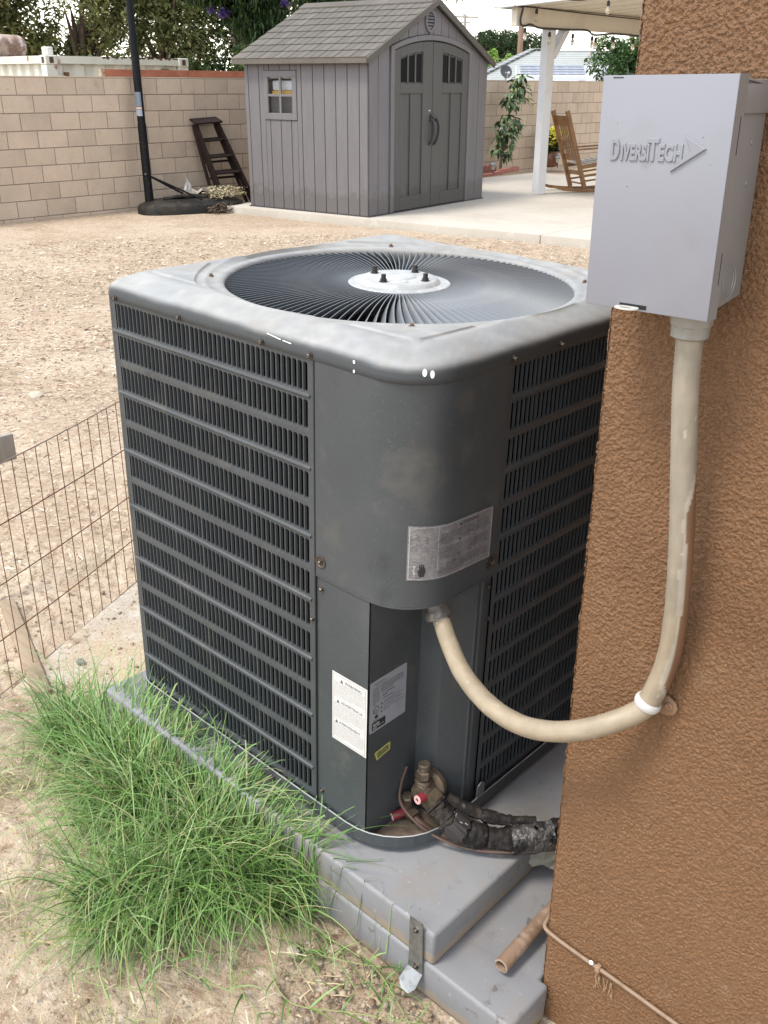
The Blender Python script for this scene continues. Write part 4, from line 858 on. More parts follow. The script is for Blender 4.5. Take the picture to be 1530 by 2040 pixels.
    for (x, z, r) in ((.3205, 1.2395, .0007), (.3905, 1.2845, .0006), (.3045, 1.2945, .0005), (.4005, 1.262, .0005)):
        b = MB(FB); b.lathe([(r, 0), (0, .0001)], (x, Yf-.0001, z), (0, -1, 0), 8); b.build('speck', mat('speck_dark', (.08, .07, .07)), cov)
    for k in range(6):
        b = MB(FB); x = .296+.0018*k; b.box(x, x+.0013, Yf-.0002, Yf+.0002, Zb-.0026, Zb-.0014); b.build('scuff', BLACK, cov)
build_box()

# ---------------------------------------------------------------- wire fence
def build_fence():
    m = mat('rusty_wire', (.11, .042, .020), rough=.8, layers=[(60, 4, .5, .65, (.17, .075, .04))])
    mt = mat('top_wire', (.20, .15, .12), rough=.6)
    o = Vector((-1.14, -.131, 0)); d = Vector((-.413, .911, 0)).normalized()
    t = thing('wire_fence', 'low rusty wire garden fence panel left of the air conditioner', 'fence', o+d*.3)
    s0, s1 = -.60, .92
    def pt(s, z): return o+d*s+Vector((0, 0, z-.004*math.sin(s*5)))
    k = 0; s = .13-.0425*17
    while s < s1:
        b = MB(); b.tube([pt(s, -.012), pt(s+.002*math.sin(k*2.1), .25), pt(s, .545)], .00115, 6); b.build('wire', m, t, sm=True); s += .0425; k += 1
    for z, r, mm in ((.546, .0016, mt), (.408, .0016, m), (.268, .0016, m), (.136, .0016, m), (.006, .0014, mt)):
        b = MB(); b.tube([pt(s0+(s1-s0)*j/20, z)+Vector((.0015, .0007, 0)) for j in range(21)], r, 6); b.build('rail_wire', mm, t, sm=True)
build_fence()

# ---------------------------------------------------------------- grass
def blades(P, ln, lean, wd, dirn, seg, cols, name, kind, base_up=None):
    """P: n x 3 roots; arching blades as tapered strips"""
    n = len(P); L = ln[0]+(ln[1]-ln[0])*rng.random(n); a = dirn+0*L; hd = np.stack([np.cos(a), np.sin(a)], 1)
    e0 = lean[0]+(lean[1]-lean[0])*rng.random(n); bend = (.7+2.6*rng.random(n))
    w = wd[0]+(wd[1]-wd[0])*rng.random(n); pos = P.copy(); V = []; ds = L/seg; tw = (rng.random(n)-.5)*1.5
    yaw = np.zeros(n); curl = (rng.random(n)-.5)*2.2
    for k in range(seg+1):
        f = k/seg; el = e0-bend*f*f*1.1; yaw = curl*f*f
        h = np.stack([np.cos(a+yaw), np.sin(a+yaw)], 1)
        sd = np.stack([-np.sin(a+yaw+tw), np.cos(a+yaw+tw), .35*np.sin(tw)], 1)
        ww = (w*(1-f**1.7)+.0002)[:, None]/2*(1 if k else .7)
        V += [pos-sd*ww, pos+sd*ww]
        pos = pos+np.stack([h[:, 0]*np.cos(el)*ds, h[:, 1]*np.cos(el)*ds, np.sin(el)*ds], 1)
        lowlim = ground_z(pos[:, 0], pos[:, 1])+.004; on = (pos[:, 1] > -.058) & (pos[:, 0] > -.79); lowlim = np.where(on, .145, lowlim); pos[:, 2] = np.maximum(pos[:, 2], lowlim)
    V = np.stack(V, 1); m = 2*(seg+1); b = (np.arange(n)*m)[:, None]
    Fq = np.concatenate([b+np.array([2*k, 2*k+1, 2*k+3, 2*k+2]) for k in range(seg)])
    c = np.array(cols)[rng.integers(0, len(cols), n)]*(.75+.5*rng.random((n, 1)))
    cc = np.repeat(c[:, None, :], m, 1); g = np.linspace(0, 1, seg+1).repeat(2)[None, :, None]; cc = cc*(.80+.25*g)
    return V.reshape(-1, 3), Fq, cc.reshape(-1, 3)
def inpoly(x, y, P):
    c = np.zeros(len(x), bool); n = len(P)
    for i in range(n):
        (x0, y0), (x1, y1) = P[i], P[(i+1) % n]
        c ^= ((y0 > y) != (y1 > y)) & (x < (x1-x0)*(y-y0)/(y1-y0+1e-12)+x0)
    return c
def build_grass():
    poly = [(-.98, -.075), (-.90, -.01), (-.80, -.04), (-.79, -.066), (-.30, -.066), (-.12, -.075), (-.17, -.12), (-.25, -.17), (-.28, -.26), (-.34, -.35), (-.43, -.34), (-.54, -.25), (-.68, -.20), (-.82, -.165), (-.94, -.12)]
    n = 60000; x = -1.1+1.05*rng.random(n); y = -.45+.5*rng.random(n); ok = inpoly(x, y, poly); x = x[ok]; y = y[ok]
    dens = fbm(x*9, y*9, 3); core = np.exp(-(((x+.52)/.36)**2+((y+.14)/.11)**2)); core2 = np.exp(-(((x+.42)/.16)**2+((y+.27)/.11)**2))
    keep = rng.random(len(x)) < (.16+.9*np.maximum(core, .75*core2))*smooth(.28, .52, dens)*1.05
    x = x[keep][:8200]; y = y[keep][:8200]; P = np.stack([x, y, ground_z(x, y)-.004], 1); n = len(x)
    core = np.exp(-(((x+.50)/.34)**2+((y+.13)/.10)**2))
    G = [(.115, .235, .050), (.16, .30, .080), (.07, .145, .032), (.23, .37, .13), (.18, .29, .070), (.29, .40, .17), (.32, .33, .15)]
    long = rng.random(n) < .25+.5*core
    a = rng.random(n)*2*np.pi; out = np.arctan2(y+.16, x+.5); a = np.where(rng.random(n) < .18, out+.9*(rng.random(n)-.5), a)
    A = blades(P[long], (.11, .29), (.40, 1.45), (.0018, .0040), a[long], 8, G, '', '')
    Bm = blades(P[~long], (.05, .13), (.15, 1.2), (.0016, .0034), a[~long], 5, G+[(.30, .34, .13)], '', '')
    # thin short dry grass towards the lower left and runners over the soil
    n3 = 4200; x3 = -1.10+1.05*rng.random(n3); y3 = -.58+.56*rng.random(n3); ok = (x3+.55)*.35+(y3+.33)*1. < .16
    line = (y3 < -.15-.0*x3) | (x3 < -.85); d3 = fbm(x3*7+3, y3*7, 3); ok &= line & (d3 > .47) & (y3 > -.60); x3 = x3[ok]; y3 = y3[ok]
    P3 = np.stack([x3, y3, ground_z(x3, y3)-.003], 1)
    n6 = 150; x6 = -.78+.68*rng.random(n6); P6 = np.stack([x6, -.075-.05*rng.random(n6), 0*x6-.01], 1); D6 = blades(P6, (.18, .34), (.8, 1.45), (.0018, .0032), rng.random(n6)*2*np.pi, 9, G[:3], '', '')
    D3 = blades(P3, (.03, .10), (.1, 1.1), (.0013, .0027), rng.random(len(x3))*2*np.pi, 4, [(.32, .37, .15), (.40, .40, .20), (.24, .31, .11), (.48, .43, .25), (.46, .38, .22)], '', '')
    # sparse tufts creeping along the pad and behind the fence
    n4 = 520; x4 = np.concatenate([-.20+.30*rng.random(260), -1.12+.28*rng.random(260)]); y4 = np.concatenate([-.082-.07*rng.random(260)**1.5, -.10+.16*rng.random(260)])
    d4 = fbm(x4*14, y4*14, 2); k4 = d4 > .60; P4 = np.stack([x4[k4], y4[k4], ground_z(x4[k4], y4[k4])-.003], 1)
    D4 = blades(P4, (.025, .085), (.1, 1.2), (.0014, .003), rng.random(len(P4))*2*np.pi, 4, G, '', '')
    V = []; F5 = []; Cc = []; o = 0
    for v, f, c in (A, Bm, D3, D4, D6): V.append(v); F5.append(f+o); Cc.append(c); o += len(v)
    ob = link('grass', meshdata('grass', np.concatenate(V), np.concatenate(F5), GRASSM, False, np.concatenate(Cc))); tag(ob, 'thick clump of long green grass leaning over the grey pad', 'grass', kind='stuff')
    # a few long runners with side blades lying on the bare earth
    q = random.Random(11); V = []; Fq = []; Cc = []; off = 0; b = MB()
    runs = [[(-.26, -.10), (-.14, -.105), (-.03, -.088), (.04, -.085), (.10, -.105), (.165, -.13)], [(-.16, -.16), (-.06, -.13), (.0, -.10), (.045, -.072)], [(-.10, -.20), (-.02, -.22), (.06, -.17), (.16, -.105)], [(-.34, -.30), (-.20, -.30), (-.10, -.27)], [(-.42, -.40), (-.30, -.42), (-.20, -.36)], [(-.30, -.20), (-.20, -.22), (-.12, -.25), (-.03, -.27)]]
    roots = []; dirs = []
    for r in runs:
        P = spline([(x, y, float(ground_z(x, y))+.012) for x, y in r], 8); b.tube(P, .0011, 5)
        for i in range(3, len(P)-1, 4):
            for k in range(2): roots.append(P[i][:]); t = P[i+1]-P[i]; dirs.append(math.atan2(t.y, t.x)+q.choice((-1, 1))*q.uniform(.3, 1.0))
    A = blades(np.array(roots), (.04, .10), (.15, .9), (.0022, .0042), np.array(dirs), 6, G, '', '')
    k = len(A[0]); V = np.concatenate([A[0], np.array(b.v)]); cols = np.concatenate([A[2], np.tile((.30, .34, .14), (len(b.v), 1))])
    # tubes have quads and end caps: keep quads only
    fq = np.array([f for f in b.f if len(f) == 4])+k
    ob = link('grass_runners', meshdata('grass_runners', V, np.concatenate([A[1], fq]), GRASSM, False, cols)); tag(ob, 'long grass runners creeping over the bare soil beside the lower pad', 'grass', kind='stuff')
build_grass()
# ---------------------------------------------------------------- block wall
WX = -11.0
def build_block_wall():
    t = thing('block_wall', 'long tan concrete block wall across the back of the yard', 'wall', (WX-.1, 12, -.42))
    me = None; b = MB(); hx = .1985; hz = .0972; c = .004
    # chamfered block: front face at x=0, body to -.08
    def ring(dy, dz, x): return [(x, -dy, -dz), (x, dy, -dz), (x, dy, dz), (x, -dy, dz)]
    V = ring(hx-c, hz-c, 0)+ring(hx, hz, -c)+ring(hx, hz, -.06); b.add(V, [(0, 1, 2, 3)]+[(4*j+k, 4*j+4+k, 4*j+4+(k+1) % 4, 4*j+(k+1) % 4) for j in (0, 1) for k in range(4)])
    me = meshdata('block', b.v, b.f, BLOCK); fixn(me)
    top = 1.382; L = .4055; stuff = MB(); q = random.Random(2); nb = 0
    for i in range(9):
        z = top-.2032*i-.1016
        y = 5.323+.2028-(0 if i % 2 == 0 else .2028)-L*7
        while y < 26:
            ind = (3.55 < y < 9.45) or (13.6 < y < 19.6)
            dx = .0022*(q.random()-.5); dz = .0015*(q.random()-.5)
            if ind: link('block', me, t, Matrix.Translation((WX+dx, y, z+dz))); nb += 1
            else: stuff.add([(v[0]+WX, v[1]+y, v[2]+z) for v in b.v], b.f)
            y += L
    o = stuff.build('block_courses', BLOCK, t); o['kind'] = 'stuff'
    b = MB(); b.box(WX-.21, WX-.0075, 2.3, 26, -.50, top-.001); b.build('mortar', MORTAR, t)
    b = MB(); b.box(WX-.215, WX+.002, 2.3, 26, top, top+.012); b.build('cap', mat('wall_cap', (.50, .40, .29), rough=.9, layers=[(6, 5, .5, .7, (.43, .34, .25))]), t)
build_block_wall()

# ---------------------------------------------------------------- garden shed (local frame: front wall x=0, side wall y=0)
def build_shed():
    t = thing('shed', 'grey plastic garden shed with arched double doors and shingled gable roof', 'shed', SH7 @ Vector((-1.0, 1.39, 0)), Matrix.Rotation(RAD(7), 4, 'Z'))
    F = SH7; WD, DP = 2.78, 2.0; CY = 1.39; EZ = 1.81; PZ = 2.455
    def gz(y): return EZ+(PZ-EZ)*(1-abs(y-CY)/CY)
    void = mat('shed_seam', (.035, .032, .032), rough=.9)
    # inner dark shell that shows in the seams (with a niche behind the side window)
    b = MB(F); b.prism([(.02, 0), (WD-.02, 0), (WD-.02, EZ-.02), (CY, PZ-.03), (.02, EZ-.02)], -.025, -.40, 0); b.box(-DP+.02, -1.62, .022, WD-.02, 0, EZ-.02); b.box(-1.62, -1.15, .35, WD-.02, 0, EZ-.02); b.box(-1.62, -1.15, .022, .35, 0, 1.14); b.box(-1.62, -1.15, .022, .35, 1.63, EZ-.02); b.box(-1.15, -.40, .022, WD-.02, 0, EZ-.02)
    b.build('inner_shell', void, t)
    # side planks
    xs = [0, -.139, -.319, -.499, -.677, -.858, -1.042, -1.221, -1.396, -1.575, -1.750, -1.934, -2.0]
    g = .0045
    wx0, wx1, wz0, wz1 = -1.655, -1.118, 1.098, 1.672
    for k in range(len(xs)-1):
        a, c = xs[k]-g, xs[k+1]+g
        if k == 0: a = -.0
        segs = [(0.012, EZ)]
        if c < wx1 and a > wx0: segs = 'cut'
        if segs == 'cut':
            lo, hi = c, a
            if a > wx1:      # plank straddles the window's right edge
                b = MB(F); b.box(wx1+.003, a, 0, .02, .012, EZ); b.build('plank', SHEDW, t, bev=.003, seg=1); hi = wx1
            if c < wx0:
                b = MB(F); b.box(c, wx0-.003, 0, .02, .012, EZ); b.build('plank', SHEDW, t, bev=.003, seg=1); lo = wx0
            for z0, z1 in ((.012, wz0-.004), (wz1+.004, EZ)): b = MB(F); b.box(lo, hi, 0, .02, z0, z1); b.build('plank', SHEDW, t, bev=.003, seg=1)
        else:
            b = MB(F); b.box(c, a, 0, .02, .012, EZ); b.build('plank', SHEDW, t, bev=.003, seg=1)
    # window: frame, muntins, panes, things inside
    b = MB(F)
    for (x0, x1, z0, z1) in ((wx0, wx1, wz0, 1.178), (wx0, wx1, 1.598, wz1), (wx0, -1.592, 1.178, 1.598), (-1.19, wx1, 1.178, 1.598)): b.box(x0, x1, -.012, .018, z0, z1)
    wn = b.build('window', SHEDW, t, bev=.004, seg=1)
    b = MB(F); b.box(-1.408, -1.374, -.008, .018, 1.178, 1.598); b.box(-1.592, -1.409, -.007, .018, 1.372, 1.402); b.box(-1.373, -1.19, -.007, .018, 1.372, 1.402); b.build('muntin', SHEDW, wn, bev=.002, seg=1)
    pg = mat('pane_glass', (.9, .92, .95), rough=.02, trans=1.0, spec=.5)
    for x0, x1 in ((-1.592, -1.408), (-1.374, -1.19)):
        for z0, z1 in ((1.178, 1.372), (1.402, 1.598)): b = MB(F); b.box(x0, x1, .006, .010, z0, z1); b.build('pane', pg, wn)
    ty = thing('storage_tub', 'white tub with orange yellow rim seen through the upper panes of the shed window', 'tub', F @ Vector((-1.39, .16, 1.18)), Matrix.Rotation(RAD(7), 4, 'Z'))
    b = MB(F); b.box(-1.60, -1.17, .06, .30, 1.141, 1.385); b.build('shelf', mat('grey_cloth', (.10, .10, .10), rough=.9), ty)
    b = MB(F); b.box(-1.585, -1.18, .06, .28, 1.386, 1.44); b.build('rim', mat('tub_yellow', (.70, .40, .06), rough=.5), ty, bev=.008)
    b = MB(F); b.box(-1.58, -1.185, .065, .28, 1.442, 1.56); b.build('tub', mat('tub_white', (.75, .75, .76), rough=.5), ty, bev=.02)
    # front planks
    AR, AY = 3.02, CY
    def arch(y, base): return base+math.sqrt(AR*AR-(y-CY)**2)-AR
    bounds = [0, .199, .433, .636, .83, 1.03, 1.21, 1.39, 1.57, 1.75, 1.94, 2.13, 2.345, 2.56, 2.78]
    for y0, y1 in zip(bounds[:-1], bounds[1:]):
        a, c = y0+g, y1-g
        if y0 == 0: a = .0
        if y1 == WD: c = WD
        low = [(a, .012), (c, .012)]
        if .40 < (a+c)/2 < 2.36:
            ys = np.linspace(a, c, 5); low = [(float(y), arch(y, 2.095)) for y in ys]
        up = [(c, gz(c)-.012)]+([(CY, gz(CY)-.012)] if a < CY < c else [])+[(a, gz(a)-.012)]
        b = MB(F); b.prism(low+up, 0, -.02, 0); b.build('plank', SHEDW, t, bev=.003, seg=1)
    # arched trim
    ys = np.linspace(.440, 2.340, 21); ysi = np.linspace(.512, 2.268, 21)
    b = MB(F); b.prism([(.440, .012)]+[(float(y), arch(y, 2.090)) for y in ys]+[(2.340, .012), (2.268, .012)]+[(float(y), arch(y, 2.030)) for y in ysi[::-1]]+[(.512, .012)], .022, -.018, 0); b.build('door_trim', SHEDW, t, bev=.005, seg=1)
    # doors
    for k, (y0, y1, sgn) in enumerate(((.518, 1.384, 1), (1.394, 2.262, -1))):
        o0, o1 = (y0, y1)
        def Yl(f): return y0+f if sgn > 0 else y1-f     # f measured from the hinge side
        W_ = y1-y0; s0, s1 = .145, .225
        b = MB(F); ys2 = np.linspace(y0, y1, 9); b.prism([(y0, .02), (y1, .02)]+[(float(y), arch(y, 2.018)) for y in ys2[::-1]], -.022, -.012, 0)
        d = b.build('door', SHEDD, t)
        fr = MB(F); xa, xb = -.0118, .006
        def bx(f0, f1, z0, z1):
            a, c = sorted((Yl(f0), Yl(f1))); fr.box(xa, xb, a, c, z0, z1)
        zt = lambda f: arch(Yl(f), 2.018)
        def strip(f0, f1, zf): 
            a, c = sorted((Yl(f0), Yl(f1))); yy = np.linspace(a, c, 7); fr.prism([(float(y), zf(y)) for y in yy]+[(float(y), arch(y, 2.018)) for y in yy[::-1]], xa, xb, 0)
        a, c = sorted((Yl(0), Yl(s0))); fr.prism([(a, .02), (c, .02), (c, arch(c, 2.018)), (a, arch(a, 2.018))], xa, xb, 0)
        a, c = sorted((Yl(W_-s1), Yl(W_))); fr.prism([(a, .02), (c, .02), (c, arch(c, 2.018)), (a, arch(a, 2.018))], xa, xb, 0)
        bx(s0, W_-s1, .02, .19); bx(s0, W_-s1, 1.415, 1.530); m0 = s0+(W_-s1-s0)/2; bx(m0-.028, m0+.028, .19, 1.415)
        strip(s0, W_-s1, lambda y: arch(y, 1.905))
        fr.build('door_frame', SHEDD, d, bev=.004, seg=1)
        # three tall panes with mullions under the arch
        pw = (W_-s1-s0); n = 3
        for j in range(n):
            f0 = s0+pw*(j/3)+.016; f1 = s0+pw*((j+1)/3)-.016; a, c = sorted((Yl(f0), Yl(f1)))
            b = MB(F); b.prism([(a, 1.545), (c, 1.545), (c, arch(c, 1.885)), (a, arch(a, 1.885))], -.0119, -.0085, 0); b.build('pane', GLASSD, d)
            if j: f = s0+pw*j/3; a, c = sorted((Yl(f-.015), Yl(f+.015))); b = MB(F); b.prism([(a, 1.531), (c, 1.531), (c, arch(c, 1.903)), (a, arch(a, 1.903))], -.0117, .002, 0); b.build('mullion', SHEDD, d, bev=.003, seg=1)
        # handle
        yh = 1.336 if k == 0 else 1.455
        P = spline([(.008, yh-.02, 1.095), (.045, yh, 1.09), (.062, yh+.012, 1.03), (.060, yh+.010, .93), (.040, yh-.006, .84), (.006, yh-.022, .79)], 6)
        b = MB(F); b.tube(P, [.013+.005*math.sin(math.pi*i/(len(P)-1)) for i in range(len(P))], 8); b.build('handle', DKPL, d, sm=True)
    b = MB(F); b.box(.007, .03, 1.335, 1.425, 1.085, 1.165); b.box(.0305, .045, 1.36, 1.47, 1.112, 1.138); b.build('latch', DKPL, t, bev=.004, seg=1)
    b = MB(F); b.box(.0062, .0072, 1.303, 1.342, 1.203, 1.217); b.build('sticker', mat('label_white', None), t)
    # gable vent: shield-shaped ring with louvres
    def shield(s): return [(1.295+s*x, 2.245+s*z) for x, z in [(math.cos(RAD(a))*.118, math.sin(RAD(a))*.135) for a in range(-10, 191, 15)]]+[(1.295+s*x, 2.245+s*z) for x, z in ((-.105, -.055), (-.075, -.095), (-.03, -.13), (.03, -.13), (.075, -.095), (.105, -.055))]
    o_, i_ = shield(1.), shield(.74); n = len(o_); b = MB(F); V = [(x, *p) for x in (.001, .022) for p in o_]+[(x, *p) for x in (.022, .006) for p in i_]
    b.add(V, [(r_*n+k, r_*n+(k+1) % n, (r_+1)*n+(k+1) % n, (r_+1)*n+k) for r_ in range(3) for k in range(n)]); b.box(.002, .026, 1.279, 1.311, 2.092, 2.122)
    v = b.build('vent', SHEDW, t)
    b = MB(F); b.prism(i_, .003, .0045, 0); b.build('vent_back', void, v)
    for k in range(5):
        z = 2.172+.036*k; hw = .082-.02*abs(k-2)*.6-(.018 if k == 0 else 0); b = MB(F); b.add([(.0055, 1.295-hw, z+.012), (.0055, 1.295+hw, z+.012), (.019, 1.295+hw, z-.010), (.019, 1.295-hw, z-.010), (.0048, 1.295-hw, z+.006), (.0048, 1.295+hw, z+.006)], [(0, 1, 2, 3), (4, 3, 2, 5), (0, 3, 4), (1, 5, 2)]); b.build('vent_slat', SHEDW, v)
    # far side and back walls, floor lip
    b = MB(F); b.box(-DP, 0, WD-.02, WD, .012, EZ); b.prism([(0.03, .012), (WD-.03, .012), (WD-.03, EZ), (CY, PZ-.02), (.03, EZ)], -DP, -DP+.015, 0); b.build('rear_wall', SHEDW, t)
    b = MB(F); b.box(-DP-.015, .018, -.012, WD+.012, 0, .011); b.build('floor_lip', mat('lip_dark', (.06, .055, .055), rough=.7), t)
    # roof: decks, shingles one by one on the near slope, ridge caps, rake boards
    sl = math.atan2(PZ-EZ, CY); ov = .10; Ls = (CY+ov)/math.cos(sl); x0, x1 = -DP-.11, .055
    def roofM(side):
        # local: u along +x, v up the slope from the eave, w normal
        if side > 0: return F @ Matrix.Translation((x0, -ov, EZ-ov*math.tan(sl)+.012)) @ Matrix.Rotation(sl, 4, 'X')
        return F @ Matrix.Translation((x1, WD+ov, EZ-ov*math.tan(sl)+.012)) @ Matrix.Rotation(math.pi, 4, 'Z') @ Matrix.Rotation(sl, 4, 'X')
    rl = x1-x0
    for side in (1, -1):
        b = MB(roofM(side)); b.box(0, rl, 0, Ls-.012, 0, .028); b.build('roof_deck', SHEDR, t, bev=.004, seg=1)
    q = random.Random(8); nr, nc = 8, 9; ex = (Ls-.09)/nr; cw = rl/nc
    b = MB(); b.add([(0, 0, .012), (cw-.006, 0, .012), (cw-.006, ex+.01, .002), (0, ex+.01, .002), (0, 0, 0), (cw-.006, 0, 0), (cw-.006, ex+.01, 0), (0, ex+.01, 0)], [(0, 1, 2, 3), (0, 4, 5, 1), (1, 5, 6, 2), (3, 2, 6, 7), (0, 3, 7, 4)])
    me = meshdata('shingle', b.v, b.f, SHEDR); fixn(me)
    b2 = MB(); w2 = cw*.48; b2.add([(v[0]*.47, v[1], v[2]) for v in b.v], b.f); me2 = meshdata('shingle', b2.v, b2.f, SHEDR); fixn(me2)
    Mr = roofM(1)
    for r in range(nr):
        for c in range(2*nc):
            link('shingle', me2, t, Mr @ Matrix.Translation((c*cw/2+.0015, r*ex, .0284+.001*q.random()+(.0015 if c % 2 else 0))))
    b = MB(roofM(-1))
    for r in range(nr): b.add([(0, r*ex, .041), (rl, r*ex, .041), (rl, r*ex+ex, .031), (0, r*ex+ex, .031), (0, r*ex, .0282), (rl, r*ex, .0282)], [(0, 1, 2, 3), (0, 4, 5, 1)])
    o = b.build('shingle_courses', SHEDR, t); 
    for k in range(9):
        a = x0+(x1-x0)*k/9+.001; c = x0+(x1-x0)*(k+1)/9-.001; zr = PZ+.068; b = MB(F); dy = .135; dz = dy*math.tan(sl)
        b.add([(x, y, z) for x in (a, c) for y, z in ((CY-dy, zr-dz), (CY, zr), (CY+dy, zr-dz), (CY+dy, zr-dz-.016), (CY, zr-.014), (CY-dy, zr-dz-.016))], [(0, 1, 7, 6), (1, 2, 8, 7), (2, 3, 9, 8), (5, 0, 6, 11), (0, 5, 4, 1), (1, 4, 3, 2), (6, 7, 10, 11), (7, 8, 9, 10)]); b.build('ridge_cap', SHEDR, t)
    for sgn in (-1, 1):
        b = MB(F); y0 = CY+sgn*(CY+ov); b.bar((x1+.004, y0, EZ-ov*math.tan(sl)+.006), (x1+.004, CY+sgn*.005, PZ+.010), .03, .075, (0, 0, 1)); b.build('rake_board', SHEDR, t, bev=.004, seg=1)
    b = MB(F); b.box(x0, x1, -ov-.012, -ov+.01, EZ-ov*math.tan(sl)-.02, EZ-ov*math.tan(sl)+.042); b.build('eave_board', SHEDR, t, bev=.004, seg=1)
build_shed()

# ---------------------------------------------------------------- basketball stand
def build_hoop():
    t = thing('basketball_stand', 'black portable basketball hoop pole leaning on a weighted base by the block wall', 'basketball hoop', (-10.5, 7.0, -.28))
    pm = mat('pole_black', (.005, .005, .0055), spec=.12, rough=.5, layers=[(20, 4, .62, .75, (.03, .025, .022))])
    a = Vector((-10.60, 6.80, -.26)); d = (Vector((-11.02, 7.06, 2.35))-a); d = d.normalized()
    def at(l): return a+d*l
    for l0, l1, r in ((0, 1.10, .058), (1.08, 2.2, .053), (2.18, 3.35, .048)): b = MB(); b.tube([at(l0), at(l1)], r, 16); b.build('pole', pm, t, sm=True)
    lab = MB(); 
    for (l0, l1, mm) in ((1.205, 1.285, (.20, .22, .26)), (1.29, 1.315, (.42, .28, .22)), (1.32, 1.50, (.10, .12, .15))):
        b = MB(); n = 8; V = []
        for l in (l0, l1):
            for k in range(n+1):
                an = RAD(-10-110*k/n); V.append(at(l)+Vector((math.cos(an), math.sin(an), 0))*.0545)
        b.add(V, [(k, k+1, n+2+k, n+1+k) for k in range(n)]); b.build('decal', mat('decal_%.2f' % mm[0], mm, rough=.5), t, fix=False)
    # base tank: low moulded body, wider at the rear
    P = [(-10.88, 6.86), (-10.62, 6.62), (-10.30, 6.66), (-10.02, 7.28), (-9.93, 7.72), (-10.10, 8.02), (-10.62, 8.10), (-10.86, 7.72)]
    c = Vector((sum(p[0] for p in P)/8, sum(p[1] for p in P)/8)); P = [q.xy for q in spline([(p[0], p[1], 0) for p in P+[P[0]]], 5)][:-1]
    b = MB(); n = len(P); V = []
    for s, z in ((1.0, -.29), (1.0, -.215), (.97, -.19), (.88, -.165), (.74, -.142), (.5, -.125)): V += [((c+(p-c)*s).x, (c+(p-c)*s).y, z+(.02 if z > -.2 else 0)) for p in P]
    b.add(V, [(j*n+k, j*n+(k+1) % n, (j+1)*n+(k+1) % n, (j+1)*n+k) for j in range(5) for k in range(n)]+[tuple(5*n+k for k in range(n))])
    b.build('base_tank', mat('tank_black', (.012, .011, .010), rough=.5, spec=.3, layers=[(3, 5, .5, .66, (.045, .036, .026)), (12, 5, .58, .7, (.075, .06, .042))]), t, sm=True)
    for k in range(3):
        b = MB(); y = .06+.10*k; b.tube(spline([(-10.45+.02*k, 6.86+y, -.095), (-10.35, 7.10+y, -.072), (-10.25-.02*k, 7.42+y, -.090)], 5), .022, 6); b.build('rib', mat('tank_black', None), t, sm=True)
    for e in ((-10.05, 7.26, -.10), (-10.62, 7.40, -.09)): b = MB(); b.tube([at(.47), e], .013, 8); b.build('strut', pm, t, sm=True)
    b = MB(); b.lathe([(.017, 0), (.012, .01), (0, .011)], at(.48)+Vector((.04, -.045, 0)), (.7, -.7, 0), 10); b.build('bolt', STEEL, t)
    for (x, y) in ((-10.66, 6.80), (-10.54, 6.74)): b = MB(); b.lathe([(.045, -.02), (.055, -.015), (.055, .015), (.045, .02)], (x, y, -.24), (.9, .5, 0), 14); b.build('wheel', pm, t, sm=True)
    # board, rim and net (mostly above the frame; the net's end shows)
    top = at(3.2); back = Vector((-11.35, 6.55, 3.05)); b = MB(); b.bar(top, (-11.55, 6.72, 3.0), .05, .08); b.bar(at(2.9), (-11.55, 6.72, 2.75), .05, .05); b.build('arm', pm, t)
    b = MB(); b.box(-11.62, -11.58, 6.15, 7.25, 2.62, 3.40); b.build('backboard', mat('board_white', (.6, .6, .62), rough=.3), t, bev=.005)
    rc = Vector((-12.0, 6.66, 2.72)); b = MB(); b.tube([rc+Vector((.225*math.cos(2*math.pi*k/24), .225*math.sin(2*math.pi*k/24), 0)) for k in range(25)], .009, 6); b.bar(rc+Vector((.22, 0, 0)), (-11.62, 6.66, 2.72), .09, .012); b.build('rim', mat('rim_orange', (.5, .12, .03), rough=.5), t, sm=True)
    b = MB(); nn = 12
    for j in range(4):
        for k in range(nn):
            for s in (-1, 1):
                a0 = 2*math.pi*(k+.5*(j % 2))/nn; a1 = a0+s*math.pi/nn; r0, r1 = .225-.025*j, .225-.025*(j+1)
                b.tube([rc+Vector((r0*math.cos(a0), r0*math.sin(a0), -.11*j)), rc+Vector((r1*math.cos(a1), r1*math.sin(a1), -.11*(j+1)))], .006, 4, False)
    b.build('net', mat('net_white', (.72, .72, .70), rough=.8), t)
    # litter on the base
    q = random.Random(9); b = MB(); n = 8; V = []
    for i in range(n):
        for j in range(6): V.append((-10.45+.30*(i/n-.5)+.05*q.random(), 7.62+.62*(j/5-.5)+.05*q.random(), -.090+.06*q.random()+(.05*q.random() if q.random() < .2 else 0)))
    b.add(V, [(6*i+j, 6*i+j+1, 6*i+j+7, 6*i+j+6) for i in range(n-1) for j in range(5)]); o = b.build('crumpled_sheet', mat('bag_white', (.36, .33, .28), rough=.8, layers=[(9, 4, .45, .6, (.20, .175, .14))]), None, fix=False); tag(o, 'crumpled dirty white plastic sheet lying on the black hoop base', 'litter')
    b = MB(); V = []
    for i in range(5):
        for j in range(4): V.append((-10.50+.03*q.random(), 7.36+.12*(i/4-.5)+.01*q.random(), -.05+.20*j/3*(1-.3*abs(i-2))+.01*q.random()))
    b.add(V, [(4*i+j, 4*i+j+1, 4*i+j+5, 4*i+j+4) for i in range(4) for j in range(3)]); o = b.build('plastic_scrap', mat('film', (.45, .43, .40), rough=.4), None, fix=False); tag(o, 'upright wisp of clear plastic film standing on the hoop base', 'litter')
